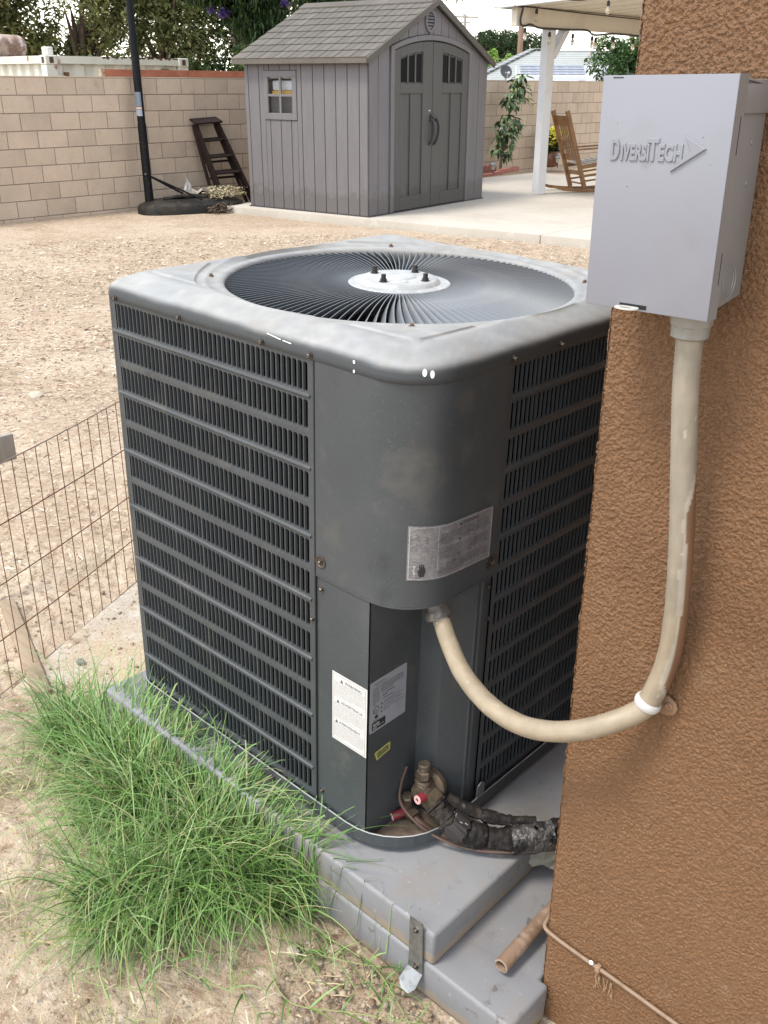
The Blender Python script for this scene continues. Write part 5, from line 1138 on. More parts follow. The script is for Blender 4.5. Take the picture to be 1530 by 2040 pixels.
    n = 900; P = np.stack([-10.25+.45*(rng.random(n)-.5), 7.75+.55*(rng.random(n)-.5), -.10+.11*rng.random(n)**2], 1); o = flakes(n, P, (.02, .09), (.006, .02), .02, [(.30, .24, .15), (.42, .36, .20), (.16, .12, .09), (.50, .46, .30)], 'leaf_litter', CHIPM, tilt=1.4); tag(o, 'dry leaves and twigs heaped on the rear of the hoop base', 'leaves')
    n = 500; P = np.stack([-10.0+.35*(rng.random(n)-.5), 7.45+.35*(rng.random(n)-.5), -.27+.10*rng.random(n)**2], 1); o = flakes(n, P, (.03, .10), (.004, .012), .02, [(.05, .04, .035), (.10, .07, .05), (.18, .13, .09)], 'dark_twigs', CHIPM, tilt=1.4); tag(o, 'tangle of dark twigs and dead roots in front of the hoop base', 'twigs')
build_hoop()

# ---------------------------------------------------------------- step ladder leaning on the wall
def build_ladder():
    m = mat('ladder_wood', (.020, .010, .008), rough=.8, spec=.3, layers=[(8, 5, .45, .65, (.012, .007, .006), (6, 6, 1)), (20, 4, .62, .75, (.045, .024, .018))])
    t = thing('step_ladder', 'old dark brown wooden stepladder folded and leaning against the block wall', 'ladder', (-10.6, 8.1, -.28))
    fl, fr = Vector((-10.56, 8.03, -.27)), Vector((-10.50, 8.53, -.27)); tl, tr = Vector((-10.90, 7.86, .80)), Vector((-10.88, 8.22, .82))
    for a, c in ((fl, tl), (fr, tr)): b = MB(); b.bar(a, c, .035, .11, (1, 0, .3)); b.build('rail', m, t, bev=.004, seg=1)
    off = Vector((-.11, -.04, 0))
    for a, c in ((fl+off+Vector((0, -.05, 0)), tl+Vector((-.02, .0, -.05))), (fr+off, tr+Vector((-.02, 0, -.05)))): b = MB(); b.bar(a, c, .03, .05, (1, 0, .3)); b.build('rear_leg', m, t, bev=.004, seg=1)
    for f in (.20, .40, .60, .80):
        a = fl.lerp(tl, f); c = fr.lerp(tr, f); b = MB(); b.bar(a, c, .11, .024, (.25, 0, 1)); b.build('step', m, t, bev=.003, seg=1)
    for f in (.10, .33, .53): a = (fl+off).lerp(tl, f); c = (fr+off).lerp(tr, f); b = MB(); b.bar(a, c, .02, .03); b.build('rear_rung', m, t)
    b = MB(); b.bar(tl+Vector((.015, -.04, .03)), tr+Vector((.015, .05, .03)), .17, .026, (.35, 0, 1)); b.build('top_board', m, t, bev=.003, seg=1)
build_ladder()

# ---------------------------------------------------------------- patio cover
def build_patio():
    t = thing('patio_cover', 'white wooden patio cover with post, brace and cream boarded ceiling', 'patio cover', (-7.78, 11.85, -.2))
    b = MB(); b.box(-7.832, -7.727, 11.75, 11.96, -.2, 2.052); b.build('post', WHITE, t, bev=.006, seg=1)
    b = MB(); b.box(-7.752, -7.7265, 11.82, 11.825, -.19, 2.0); 
    b = MB(); b.bar((-7.78, 11.945, 1.70), (-7.78, 12.26, 2.06), .10, .13, (1, 0, 0)); b.build('brace', WHITE, t, bev=.005, seg=1)
    b = MB(); b.box(-7.825, -7.735, 10.985, 17.2, 2.056, 2.296); b.build('beam', mat('beam_cream', (.64, .57, .47), rough=.6, layers=[(2, 5, .5, .75, (.56, .49, .40))]), t, bev=.005, seg=1)
    b = MB(); b.box(-7.832, -7.728, 16.6, 16.8, -.2, 2.052); b.build('post', WHITE, t, bev=.006, seg=1)
    sl = .0436
    def zr(x): return 2.30+sl*(x+7.8)
    y = 10.94; k = 0
    while y < 17.2:           # ceiling boards running up the slope, one by one
        b = MB(); dz = .004*(k % 2); b.prism([(-8.02, zr(-8.02)+dz), (-3.4, zr(-3.4)+dz), (-3.4, zr(-3.4)+.03), (-8.02, zr(-8.02)+.03)], y+.004, y+.246, 1); b.build('ceiling_board', CREAM, t); y += .25; k += 1
    b = MB(); b.prism([(-8.05, zr(-8.05)+.034), (-3.3, zr(-3.3)+.034), (-3.3, zr(-3.3)+.07), (-8.05, zr(-8.05)+.07)], 10.9, 17.3, 1); b.build('roof_sheet', WHITE, t)
    b = MB(); b.prism([(-8.0, 2.268), (-3.3, 2.268+sl*4.7), (-3.3, 2.268+sl*4.7+.22), (-8.0, 2.49)], 10.885, 10.925, 1); b.build('fascia', WHITE, t, bev=.004, seg=1)
    b = MB(); b.box(-8.075, -8.0, 10.885, 17.3, 2.275, 2.49); b.build('fascia', WHITE, t, bev=.004, seg=1)
    b = MB(); b.box(-3.5, -3.4, 10.985, 17.2, 2.25, 2.47); b.build('beam', WHITE, t); b = MB(); b.box(-3.5, -3.4, 11.75, 11.96, -.2, 2.247); b.build('post', WHITE, t)
    # string lights
    s = thing('string_lights', 'string of small hanging bulbs on black wire along the patio beam', 'string lights', (-7.66, 12.0, 2.0))
    bw = mat('black_wire', (.02, .018, .016), rough=.6); bg = mat('bulb_glass', (.80, .76, .66), rough=.08, trans=.75, spec=.5); fil = mat('bulb_inner', (.75, .62, .42), rough=.4)
    b = MB(); b.tube(spline([(-7.70, 10.94, 2.29), (-7.69, 11.05, 2.27), (-7.70, 11.03, 2.15), (-7.70, 11.045, 2.07), (-7.70, 11.15, 2.056), (-7.70, 11.27, 2.079), (-7.70, 11.49, 2.044), (-7.70, 11.87, 2.046), (-7.70, 12.3, 2.05), (-7.70, 12.73, 2.058), (-7.70, 12.95, 2.005), (-7.70, 13.5, 2.039), (-7.70, 14.3, 2.036), (-7.70, 15.2, 2.05), (-7.70, 16.2, 2.03)], 6), .014, 6); b.build('wire', bw, s, sm=True)
    b = MB(); b.tube(spline([(-7.70, 10.88, 2.285), (-7.69, 11.5, 2.287), (-7.69, 12.36, 2.277), (-7.69, 14.25, 2.268), (-7.69, 16, 2.27)], 6), .008, 6); b.build('wire', bw, s, sm=True)
    b = MB(); b.tube(spline([(-7.0, 10.93, 2.33), (-6.7, 10.96, 2.315), (-6.35, 10.90, 2.33), (-6.2, 11.5, 2.345), (-6.1, 13.0, 2.34)], 6), .008, 6); b.build('wire', bw, s, sm=True)
    def bulb(x, y, z, up):
        b = MB(); b.tube([(x, y, z+.065), (x, y, up)], .004, 4); b.lathe([(.010, .075), (.019, .070), (.022, .03), (.020, .015)], (x, y, z), (0, 0, 1), 10); k = b.build('socket', bw, s, sm=True)
        b = MB(); b.lathe([(.013, .018), (.024, -.015), (.030, -.045), (.024, -.068), (.010, -.082), (0, -.084)], (x, y, z), (0, 0, 1), 12); b.build('bulb', bg, k, sm=True)
        b = MB(); b.lathe([(.005, .01), (.006, -.05), (.001, -.055)], (x, y, z), (0, 0, 1), 6); b.build('filament', fil, k)
    for y, z, up in ((11.347, 2.197, 2.285), (11.10, 1.955, 2.06), (11.70, 1.925, 2.04), (12.30, 1.925, 2.05), (12.83, 1.91, 2.04), (12.93, 1.89, 2.005), (13.45, 1.905, 2.04), (14.05, 1.90, 2.035), (14.7, 1.90, 2.04), (15.4, 1.9, 2.05)): bulb(-7.665, y, z, up)
    for x, y, z, up in ((-6.33, 10.98, 2.215, 2.33), (-6.15, 12.2, 2.245, 2.345)): bulb(x, y, z, up)
build_patio()

# ---------------------------------------------------------------- rocking chair
def build_rocker():
    m = mat('chair_wood', (.21, .098, .030), rough=.45, layers=[(6, 5, .45, .65, (.14, .062, .018), (2, 2, 1))], coat=.15)
    mw = mat('slat_pale', (.42, .40, .36), rough=.4, layers=[(8, 4, .5, .7, (.30, .26, .2))])
    # chair frame: origin under the back legs, u = forward (seat side), v = sideways
    o = Vector((-7.70, 12.68, -.2)); f = Vector((.495, .871, 0)).normalized(); s = Vector((-f.y, f.x, 0))
    M = Matrix(((f.x, s.x, 0, o.x), (f.y, s.y, 0, o.y), (0, 0, 1, o.z), (0, 0, 0, 1)))
    t = thing('rocking_chair', 'brown wooden slatted rocking chair tipped back on the patio slab', 'rocking chair', o)
    hw = .15
    def back(l): return (-.40*l/1.17+.085, .045+1.125*l/1.17)   # u, z along the raked back post
    for sg in (-1, 1):
        v = sg*.23*.62; vv = sg*.235
        pts = [(u, .02+.00+.105*(u-.28)**2+(.018 if u < -.3 else 0)) for u in np.linspace(-.50, .95, 15)]
        b = MB(M); 
        for (u0, z0), (u1, z1) in zip(pts[:-1], pts[1:]): b.bar((u0, vv, z0), (u1+.004, vv, z1), .05, .042)
        b.build('rocker', m, t)
        b = MB(M); (u0, z0), (u1, z1) = back(0), back(1.17); b.bar((u0, vv, z0), (u1, vv, z1), .048, .062, (1, 0, .3)); b.build('back_post', m, t, bev=.004, seg=1)
        b = MB(M); b.bar((.62, vv, .06), (.58, vv, .62), .045, .045, (1, 0, 0)); b.build('front_leg', m, t, bev=.004, seg=1)
        b = MB(M); u, z = back(.62); b.bar((u, vv, z-.02), (.70, vv, .66), .06, .024); b.build('arm', m, t, bev=.004, seg=1)
        for zb, zf in ((.12, .22), (.20, .30)): u, z = back(zb*1.0); b = MB(M); b.bar((u, vv, z), (.60, vv, zf), .024, .026); b.build('stretcher', m, t)
        u, z = back(.33); b = MB(M); b.bar((u, vv, z), (.66, vv, .46), .03, .055); b.build('seat_rail', m, t)
    for l, h, nm in ((1.02, .15, 'top_rail'), (.47, .09, 'lower_rail'), (.24, .06, 'lower_rail')):
        u, z = back(l); u1, z1 = back(l+h/2); u0, z0 = back(l-h/2); b = MB(M); b.prism([(u0, z0), (u0+.022, z0+.005), (u1+.022, z1+.005), (u1, z1)], -.21, .21, 1); b.build(nm, m, t)
    u, z = back(.08); b = MB(M); b.bar((u, -.21, z), (u, .21, z), .022, .022); b.build('stretcher', m, t)
    for k in range(5):
        v = -.12+.06*k; (u0, z0), (u1, z1) = back(.515), back(.945); b = MB(M); b.bar((u0+.01, v, z0), (u1+.01, v, z1), .024, .014, (1, 0, .3)); b.build('slat', m, t)
    u, z = back(.73); b = MB(M); b.bar((u+.012, -.21, z), (u+.012, .21, z), .03, .05, (1, 0, .3)); b.build('cross_rail', m, t)
    for k in range(7): f_ = k/6; u0, z0 = back(.345); u = u0+.07+(.60-u0-.05)*f_; z = z0+.03+(.49-z0-.03)*f_; b = MB(M); b.bar((u, -.235, z), (u, .235, z), .06, .014, (0, 0, 1)); b.build('seat_slat', mw, t)
    b = MB(M); b.bar((.62, -.235, .20), (.62, .235, .20), .03, .03); b.build('stretcher', m, t)
build_rocker()

# ---------------------------------------------------------------- pot, solar lights, sapling, edging
def leafset(name, parent, P, size, cols, aspect=.45, droop=.3, m=None, kind=None, up=.2, fold=.12):
    """leaf-shaped hexagons with a folded midrib"""
    n = len(P); a = rng.random(n)*2*np.pi; el = up-droop*rng.random(n)*2
    d = np.stack([np.cos(a)*np.cos(el), np.sin(a)*np.cos(el), np.sin(el)], 1); sd = np.stack([-np.sin(a), np.cos(a), (rng.random(n)-.5)*.9], 1); sd /= np.linalg.norm(sd, axis=1)[:, None]
    nn = np.cross(d, sd); L = (size[0]+(size[1]-size[0])*rng.random(n))[:, None]; w = L*aspect/2
    V = np.stack([P, P+d*L*.35+sd*w+nn*L*fold, P+d*L*.75+sd*w*.75+nn*L*fold*.7, P+d*L-np.array([0, 0, 1.])*L*.12, P+d*L*.75-sd*w*.75+nn*L*fold*.7, P+d*L*.35-sd*w+nn*L*fold], 1).reshape(-1, 3)
    b = (np.arange(n)*6)[:, None]; Fq = np.concatenate([b+np.array([0, 1, 2, 3]), b+np.array([0, 3, 4, 5])])
    cc = np.repeat(np.array(cols)[rng.integers(0, len(cols), n)]*(.7+.6*rng.random((n, 1))), 6, 0)
    wm = np.array(W[parent.name])[:3, 3] if parent else 0
    o = link(name, meshdata(name, V-wm, Fq, m or LEAF, False, cc), parent)
    if kind: o['kind'] = kind
    return o
def ball_pts(n, c, r, shell=.5):
    d = rng.normal(size=(n, 3)); d /= np.linalg.norm(d, axis=1)[:, None]; rr = (shell+(1-shell)*rng.random(n))[:, None]; return np.array(c)+d*rr*np.array(r)
def build_patio_things():
    t = thing('flower_pot', 'round brown glazed pot full of yellow flowers beside the block wall', 'flower pot', (-10.62, 16.42, -.2))
    b = MB(); b.lathe([(.10, 0), (.15, .03), (.19, .13), (.19, .20), (.155, .27), (.165, .30), (.15, .305), (.13, .27), (0, .26)], (-10.62, 16.42, -.2), (0, 0, 1), 24); b.build('pot', mat('glaze_brown', (.11, .045, .022), rough=.25, layers=[(8, 4, .5, .7, (.16, .075, .035))]), t, sm=True)
    P = np.concatenate([ball_pts(700, (-10.62, 16.45, .22), (.24, .28, .18)), ball_pts(300, (-10.62, 16.50, .38), (.20, .34, .15))]); leafset('foliage', t, P, (.04, .09), [(.05, .10, .03), (.07, .13, .045), (.035, .07, .025)], .6, kind='stuff')
    P = np.concatenate([ball_pts(380, (-10.60, 16.45, .34), (.26, .36, .20), .75), ball_pts(90, (-10.62, 16.62, .62), (.07, .07, .10)), ball_pts(70, (-10.58, 16.95, .48), (.07, .12, .10)), ball_pts(110, (-10.5, 16.35, .40), (.12, .16, .18))]); leafset('flowers', t, P, (.035, .065), [(.62, .56, .06), (.70, .66, .20), (.55, .52, .05)], .9, up=.8, droop=.6, kind='stuff')
    b = MB(); 
    for k in range(14): a = RAD(25*k); b.tube([(-10.62+.05*math.cos(a), 16.42+.05*math.sin(a), .05), (-10.62+.2*math.cos(a), 16.45+.26*math.sin(a), .40+.02*(k % 5))], .005, 4)
    b.build('stems', mat('stem_green', (.08, .11, .04), rough=.7), t)
    def solar(p, lab):
        t = thing('solar_light', lab, 'garden light', p, None, 'solar garden lights on the patio edge'); x, y, z = p
        b = MB(); b.lathe([(.011, 0), (.011, .10)], p, (0, 0, 1), 8); b.build('stake', DKPL, t)
        b = MB(); b.lathe([(.018, .10), (.030, .12), (.050, .178), (.052, .182)], p, (0, 0, 1), 14); b.build('lens', mat('lens_clear', (.66, .64, .56), rough=.2, trans=.4), t, sm=True)
        b = MB(); b.lathe([(.055, .180), (.066, .186), (.066, .198), (.045, .222), (.020, .230), (0, .231)], p, (0, 0, 1), 16); b.build('cap', mat('solar_cap', (.20, .20, .21), rough=.3, metal=.6), t, sm=True)
    solar((-10.36, 16.30, -.2), 'solar garden light beside the brown flower pot'); solar((-10.22, 13.97, -.2), 'solar garden light in front of the scalloped red edging')
    # edging: terracotta bricks and scalloped strip
    rb = mat('brick_red', (.30, .115, .085), rough=.85, layers=[(12, 4, .5, .7, (.24, .09, .07))])
    for lab, a, c, h in (('long red edging brick right of the young tree', (-10.33, 14.33, -.2), (-10.50, 15.12, -.2), .085), ('low red edging brick left of the young tree trunk', (-10.24, 13.98, -.2), (-10.31, 14.29, -.2), .06), ('red edging brick mostly hidden behind the shed corner', (-10.20, 13.60, -.2), (-10.235, 13.95, -.2), .05)):
        b = MB(); b.bar(Vector(a)+Vector((0, 0, h/2)), Vector(c)+Vector((0, 0, h/2)), .09, h); o = b.build('edging_brick', rb, None, bev=.006, seg=1); tag(o, lab, 'brick')
    b = MB(); P = []; n = 40
    for k in range(n+1): P.append((13.55+.85*k/n, -.2+.13+.035*abs(math.sin(math.pi*k/n*6))))
    b.prism([(13.55, -.2)]+P+[(14.40, -.2)], -10.46, -10.51, 0); o = b.build('scalloped_edging', mat('scallop_red', (.20, .07, .055), rough=.85), None); tag(o, 'dark red scalloped garden edging behind the solar light', 'edging')
    # young tree with drooping leaves
    x, y = -10.62, 14.74; t = thing('young_tree', 'thin young tree with drooping dark green leaves against the block wall', 'tree', (x, y, -.25))
    P = spline([(x, y, -.25), (x, y+.02, .08), (x-.01, y+.10, .35), (x-.02, y+.14, .66), (x, y+.28, .95), (x+.02, y+.40, 1.22), (x, y+.50, 1.42)], 6)
    b = MB(); b.tube(P, [.030-.022*i/len(P) for i in range(len(P))], 8)
    tips = []; q = random.Random(12)
    for (z, yo, ln) in ((.02, .17, .12), (.12, -.20, .22), (.16, .16, .22), (.27, .02, .18), (.33, .24, .28), (.42, .0, .2), (.47, .30, .22), (.56, -.14, .26), (.62, .36, .16), (.66, .10, .2), (.92, .30, .2), (.99, .10, .24), (1.06, .50, .30), (1.10, .22, .2), (1.15, .55, .26), (1.22, .30, .22), (1.30, .42, .2), (1.38, .48, .16)):
        a = min(P, key=lambda p: abs(p.z-z)); e = Vector((x+.16*(q.random()-.3), y+yo, z+.08)); b.tube([a, a.lerp(e, .6)+Vector((0, 0, .03)), e], [.008, .006, .004], 5); tips.append((e, ln))
    b.build('trunk', mat('young_bark', (.10, .065, .045), rough=.8), t, sm=True)
    def leafmesh(nm, ln, cols):
        w = ln*.19; V = [(0, 0, 0), (ln*.3, w, -.01), (ln*.7, w*.8, -.035), (ln, 0, -.085), (ln*.7, -w*.8, -.035), (ln*.3, -w, -.01), (ln*.35, 0, .004-.01), (ln*.7, 0, -.02)]
        return meshdata('leaf', V, [(0, 6, 1), (1, 6, 7, 2), (2, 7, 3), (0, 5, 6), (5, 4, 7, 6), (4, 3, 7)], mat(nm, cols, rough=.38, hue=.25))
    dk = [leafmesh('leaf_dark', .20, (.045, .085, .030)), leafmesh('leaf_dark', .16, None), leafmesh('leaf_mid', .18, (.085, .14, .05))]; lt = [leafmesh('leaf_new', .15, (.34, .38, .13)), leafmesh('leaf_new', .12, None)]
    def put(me, e): link('leaf', me, t, Matrix.Translation(e) @ Matrix.Rotation(q.uniform(0, 6.283), 4, 'Z') @ Matrix.Rotation(q.uniform(-.25, .95), 4, 'Y') @ Matrix.Rotation(q.uniform(-.5, .5), 4, 'X'))
    for e, ln in tips:
        for k in range(14): put(q.choice(dk), e+Vector((q.gauss(0, .045), q.gauss(0, .05), q.gauss(0, .035))))
    for c, n in (((x, y+.47, 1.40), 13), ((x+.02, y+.36, 1.28), 8), ((x+.02, y+.62, 1.08), 6)):
        for k in range(n): put(q.choice(lt), Vector(c)+Vector((q.gauss(0, .05), q.gauss(0, .06), q.gauss(0, .035))))
build_patio_things()
# ---------------------------------------------------------------- beyond the wall
def crown_leaves(blobs, n, size, cols, seed, aspect=.7):
    r = np.random.default_rng(seed); P = []; tot = sum(b[1][0]*b[1][1]*b[1][2] for b in blobs)
    for c, rad in blobs:
        k = int(n*rad[0]*rad[1]*rad[2]/tot)+1; d = r.normal(size=(k, 3)); d /= np.linalg.norm(d, axis=1)[:, None]; rr = (r.random(k)**.42)[:, None]; p = np.array(c)+d*rr*np.array(rad)
        P.append(p)
    P = np.concatenate(P)
    # clumps and gaps
    g = fbm(P[:, 0]*1.1+P[:, 2]*.7, P[:, 1]*1.1-P[:, 2]*.9, 3); return P[g > .43]
def tree(name, label, cat, base, blobs, n, size, cols, seed, trunk=(.18, 2.5), limbs=8, aspect=.6, group=None, lm=None, barkm=None, up=.2, droop=.6):
    t = thing(name, label, cat, base, None, group); r = random.Random(seed); b = MB(); B = Vector(base); r0, hgt = trunk
    cen = [Vector(c) for c, _ in blobs]; top = B+Vector((0, 0, hgt))
    if r0:
        mid = B.lerp(top, .5)+Vector((r.uniform(-.2, .2), r.uniform(-.2, .2), 0)); b.tube(spline([B, mid, top], 4), [r0*(1-.35*i/8) for i in range(9)], 8)
        for k in range(limbs):
            e = r.choice(cen); bl = blobs[cen.index(e)][1]; e = e+Vector((r.uniform(-.7, .7)*bl[0], r.uniform(-.7, .7)*bl[1], r.uniform(-.5, .8)*bl[2])); s = B.lerp(top, r.uniform(.6, 1.)); m = s.lerp(e, .5)+Vector((0, 0, .25))
            b.tube(spline([s, m, e], 4), [r0*.5*(1-.85*i/8) for i in range(9)], 6)
        b.build('trunk', barkm or BARK, t, sm=True)
    P = crown_leaves(blobs, n, size, cols, seed); leafset('crown', t, P, size, cols, aspect, droop=droop, m=lm, up=up, kind='stuff'); return t
def build_beyond():
    EU = [(.20, .23, .080), (.25, .27, .105), (.31, .31, .14), (.13, .16, .058), (.38, .36, .18)]
    YE = EU+[(.38, .36, .15)]
    DKG = [(.05, .085, .028), (.07, .11, .035), (.035, .06, .02), (.10, .14, .05)]
    tree('grey_green_tree', 'tall leafy tree far left beyond the block wall, above the rusty drum', 'tree', (-25.2, 11.0, -1), [((-25, 11.4, 3.4), (1.9, 1.7, 1.6)), ((-24.6, 12.3, 4.6), (2, 2, 1.6)), ((-25, 10.2, 4.4), (2, 2, 1.5)), ((-24.5, 12.6, 2.7), (1.2, 1., 1.)), ((-25.4, 10.3, 2.6), (1., 1., .8))], 32300, (.09, .21), EU, 21, (.22, 3.2), 10, .5)
    tree('yellowish_tree', 'leafy tree with yellowish sprays behind the left corner of the white container', 'tree', (-24.2, 14.2, -1), [((-23.4, 14.1, 3.2), (1.3, 1.1, 1.2)), ((-24, 14.5, 2.3), (1.4, 1.1, .9)), ((-23.6, 14.8, 4.2), (1.8, 1.7, 1.3)), ((-24.5, 13.6, 1.9), (1.3, 1., .7))], 25500, (.09, .20), YE, 22, (.20, 3.0), 10, .5)
    tree('olive_tree', 'bushy olive green tree behind the black hoop pole beyond the wall', 'tree', (-23.5, 16.4, -1), [((-23.2, 16.2, 3.1), (1.4, 1.2, 1.2)), ((-23.4, 16.6, 2.1), (1.3, 1.2, .8)), ((-23, 16.8, 4.1), (1.7, 1.7, 1.3))], 22100, (.09, .20), EU, 23, (.22, 3.0), 10, .5)
    tree('open_tree', 'open crowned tree with pale branches and sky gaps left of the shed roof', 'tree', (-22.5, 18.2, -1), [((-22.2, 17.8, 2.9), (1.2, 1., 1.1)), ((-22., 18.8, 2.2), (1.2, 1.1, .9)), ((-22.2, 19.3, 3.1), (1.3, 1.2, 1.1)), ((-22.2, 18.6, 4), (1.6, 1.7, 1.0)), ((-21.6, 20.2, 1.9), (1., 1., .8))], 17000, (.10, .20), DKG+EU, 24, (.16, 2.6), 16, .55, barkm=mat('pale_bark', (.32, .26, .20), rough=.9))
    tree('far_hedge_tree', 'low dark leafy bush beyond the orange beam behind the wall', 'tree', (-21.5, 16.8, -1), [((-21.5, 15.6, 1.4), (.8, 1.2, .55)), ((-21.3, 17.4, 1.6), (.8, 1.5, .7)), ((-21., 19.2, 1.5), (.8, 1.2, .75)), ((-21.6, 13.6, 1.4), (.8, 1.2, .6))], 15300, (.09, .18), DKG, 25, (.12, 2.), 6, .6)
    # jacaranda overhanging the shed: feathery dark leaves, a few violet flowers
    JG = [(.030, .060, .018), (.045, .085, .025), (.022, .045, .014), (.07, .13, .035)]
    bl = [((-12.0, 9.5, 2.75), (.75, .75, .30)), ((-11.75, 9.75, 2.42), (.55, .52, .46)), ((-11.58, 9.82, 2.10), (.34, .36, .36)), ((-11.3, 10.3, 2.72), (.55, .55, .22)), ((-12.6, 9.4, 2.95), (.9, .8, .4)), ((-11.2, 11.2, 2.95), (1., 1., .40)), ((-10.6, 11.9, 2.78), (.7, .7, .22)), ((-10.1, 12.4, 3.0), (.9, .9, .45)), ((-12, 10.8, 3.5), (1.6, 1.6, .7)), ((-11.35, 10.35, 2.50), (.50, .50, .26)), ((-10.75, 10.95, 2.60), (.55, .55, .22)), ((-10.2, 11.5, 2.66), (.45, .45, .16)), ((-12.15, 9.25, 2.6), (.45, .45, .24))]
    j = thing('jacaranda_tree', 'dark feathery jacaranda tree with violet blossoms hanging over the shed roof', 'tree', (-13.05, 12.75, -.8))
    P = np.concatenate([ball_pts(int(9000*r[0]*r[1]*r[2]/.12)+200, c, r, .1) for c, r in bl][:3]+[ball_pts(2600, c, r, .1) for c, r in bl[3:]])
    n = fbm(P[:, 0]*3+P[:, 2]*2, P[:, 1]*3-P[:, 2]*2, 3); leafset('crown', j, P[n > .42], (.05, .12), JG, .3, droop=1.0, up=-.1, kind='stuff')
    P = np.concatenate([ball_pts(90, (-12.02, 9.16, 2.33), (.07, .07, .07), .1), ball_pts(170, (-11.85, 9.27, 2.28), (.10, .10, .08), .1), ball_pts(70, (-11.30, 9.98, 2.42), (.07, .07, .05), .1)]); leafset('blossoms', j, P, (.03, .06), [(.20, .13, .42), (.27, .19, .50), (.15, .10, .35)], .8, kind='stuff')
    b = MB(); b.tube(spline([(-13.05, 12.75, -.8), (-13.0, 12.72, 1.4), (-12.85, 12.62, 2.5), (-12.6, 12.3, 3.4)], 5), [.27-.006*i for i in range(16)], 10); b.tube(spline([(-12.9, 12.66, 2.2), (-12.65, 12.95, 2.7), (-12.3, 13.4, 3.6)], 5), .17, 8)
    for e in ((-11.8, 9.7, 2.7), (-11.2, 10.6, 2.8), (-10.4, 12, 2.95), (-12.4, 9.6, 3.0)): b.tube(spline([(-12.9, 12.66, 2.5), Vector((-12.9, 12.66, 2.9)).lerp(Vector(e), .5)+Vector((0, 0, .4)), e], 6), [.07-.004*i for i in range(13)], 6)
    b.build('trunk', BARK, j, sm=True)
    # white container
    cw = mat('container_white', (.56, .545, .47), rough=.6, layers=[(1.6, 5, .5, .7, (.62, .60, .54)), (5, 6, .62, .70, (.25, .12, .07)), (3, 4, .5, .75, (.47, .45, .37))])
    rs = mat('rust_dark', (.075, .040, .028), rough=.9)
    t = thing('shipping_container', 'weathered white shipping container with rust spots showing above the block wall', 'container', (-17, 8.74, -.95)); x1, y0, y1, zt = -14.0, 7.51, 9.99, 1.70; zb = zt-2.59
    b = MB()
    for (a, c) in (((x1, y0), (x1, y1)), ((x1, y0), (x1-6.06, y0)), ((x1-6.06, y0), (x1-6.06, y1)), ((x1, y1), (x1-6.06, y1))):
        for z in (zt-.055, zb+.08): b.bar((*a, z), (*c, z), .10, .11)
    o = b.build('rail', cw, t)
    for (x, y) in ((x1, y0), (x1, y1), (x1-6.06, y0), (x1-6.06, y1)):
        b = MB(); b.box(x-.09, x+.07, y-.09, y+.09, zb, zt-.13); b.build('corner_post', cw, t)
        for z in (zb, zt-.128): b = MB(); b.box(x-.10, x+.08, y-.10, y+.10, z, z+.134); k = b.build('corner_casting', cw, t, bev=.01, seg=1); 
        for (dx, dy, sx_, sy_) in ((.0815, 0, .002, .035), (0, -.1015, .035, .002)):
            b = MB(); b.box(x+dx-sx_, x+dx+sx_, y+dy-sy_, y+dy+sy_, zt-.105, zt-.02); b.build('casting_hole', rs, k)
    def corr(name, x0, x1_, y, alongx, depth=.04, pitch=.28):
        P = []; n = int(abs(x1_-x0)/pitch); s = (x1_-x0)/n
        for k in range(n):
            for f, d in ((0, 0), (.30, 0), (.45, depth), (.80, depth), (.95, 0)): P.append((x0+s*(k+f), d))
        b = MB(); V = []
        for p, d in P: V += [(p, y+d, zb+.1) if alongx else (y-d, p, zb+.1), (p, y+d, zt-.09) if alongx else (y-d, p, zt-.09)]
        b.add(V, [(2*k, 2*k+2, 2*k+3, 2*k+1) for k in range(len(P)-1)]); return b.build(name, cw, t)
    corr('end_wall', y0+.09, y1-.09, x1+.0, False, .05, .33); corr('side_wall', x1-.09, x1-6, y0, True); corr('side_wall', x1-.09, x1-6, y1-.04, True)
    b = MB(); b.box(x1-6.0, x1-.05, y0+.05, y1-.05, zt-.03, zt-.012); b.build('roof', cw, t)
    q = random.Random(6)
    for k in range(9): y = y0+.9+.17*k; b = MB(); b.prism([(y, zt+.002), (y+.16, zt+.002), (y+.12, zt-.02-.03*q.random()), (y+.07, zt-.015), (y+.04, zt-.03*q.random()-.01)], x1+.0515, x1+.053, 0); b.build('rust_patch', rs, t)
    for (y, z, w, h) in ((y0+.24, zt-.36, .05, .13), (y1-.42, zt-.24, .12, .08)): b = MB(); b.box(x1-.02, x1+.055, y, y+w, z, z+h); b.build('rust_patch', mat('rust_brown', (.14, .06, .03), rough=.9), t)
    b = MB(); b.box(x1+.0, x1+.02, y0+.12, y0+.3, zt-.62, zt-.28); b.build('vent_plate', mat('plate_white', (.66, .65, .60), rough=.6), t)
    b = MB(); b.lathe([(.075, 0), (.085, .01), (.085, .105), (.075, .115), (0, .116)], (-14.08, 7.55, zt+.008), (0, 0, 1), 10); o = b.build('white_bucket', mat('bucket_white', (.66, .64, .60), rough=.5, layers=[(30, 4, .5, .7, (.45, .42, .38))]), None, sm=True); tag(o, 'small white bucket standing on the corner of the white container', 'bucket')
    b = MB(); pr = []
    for k in range(13): pr += [(.20, .09*k), (.185, .09*k+.03), (.185, .09*k+.06)]
    b.lathe([(.02, 0)]+pr+[(.02, 1.16)], (-17.0, 7.72, zt+.21), (-.25, .97, 0), 20); o = b.build('rusty_drum', mat('drum_rust', (.30, .22, .18), rough=.7, layers=[(3, 5, .45, .6, (.16, .085, .06)), (9, 4, .5, .7, (.45, .42, .40))]), None, sm=True); tag(o, 'ribbed rusty metal drum lying on the roof of the white container', 'drum')
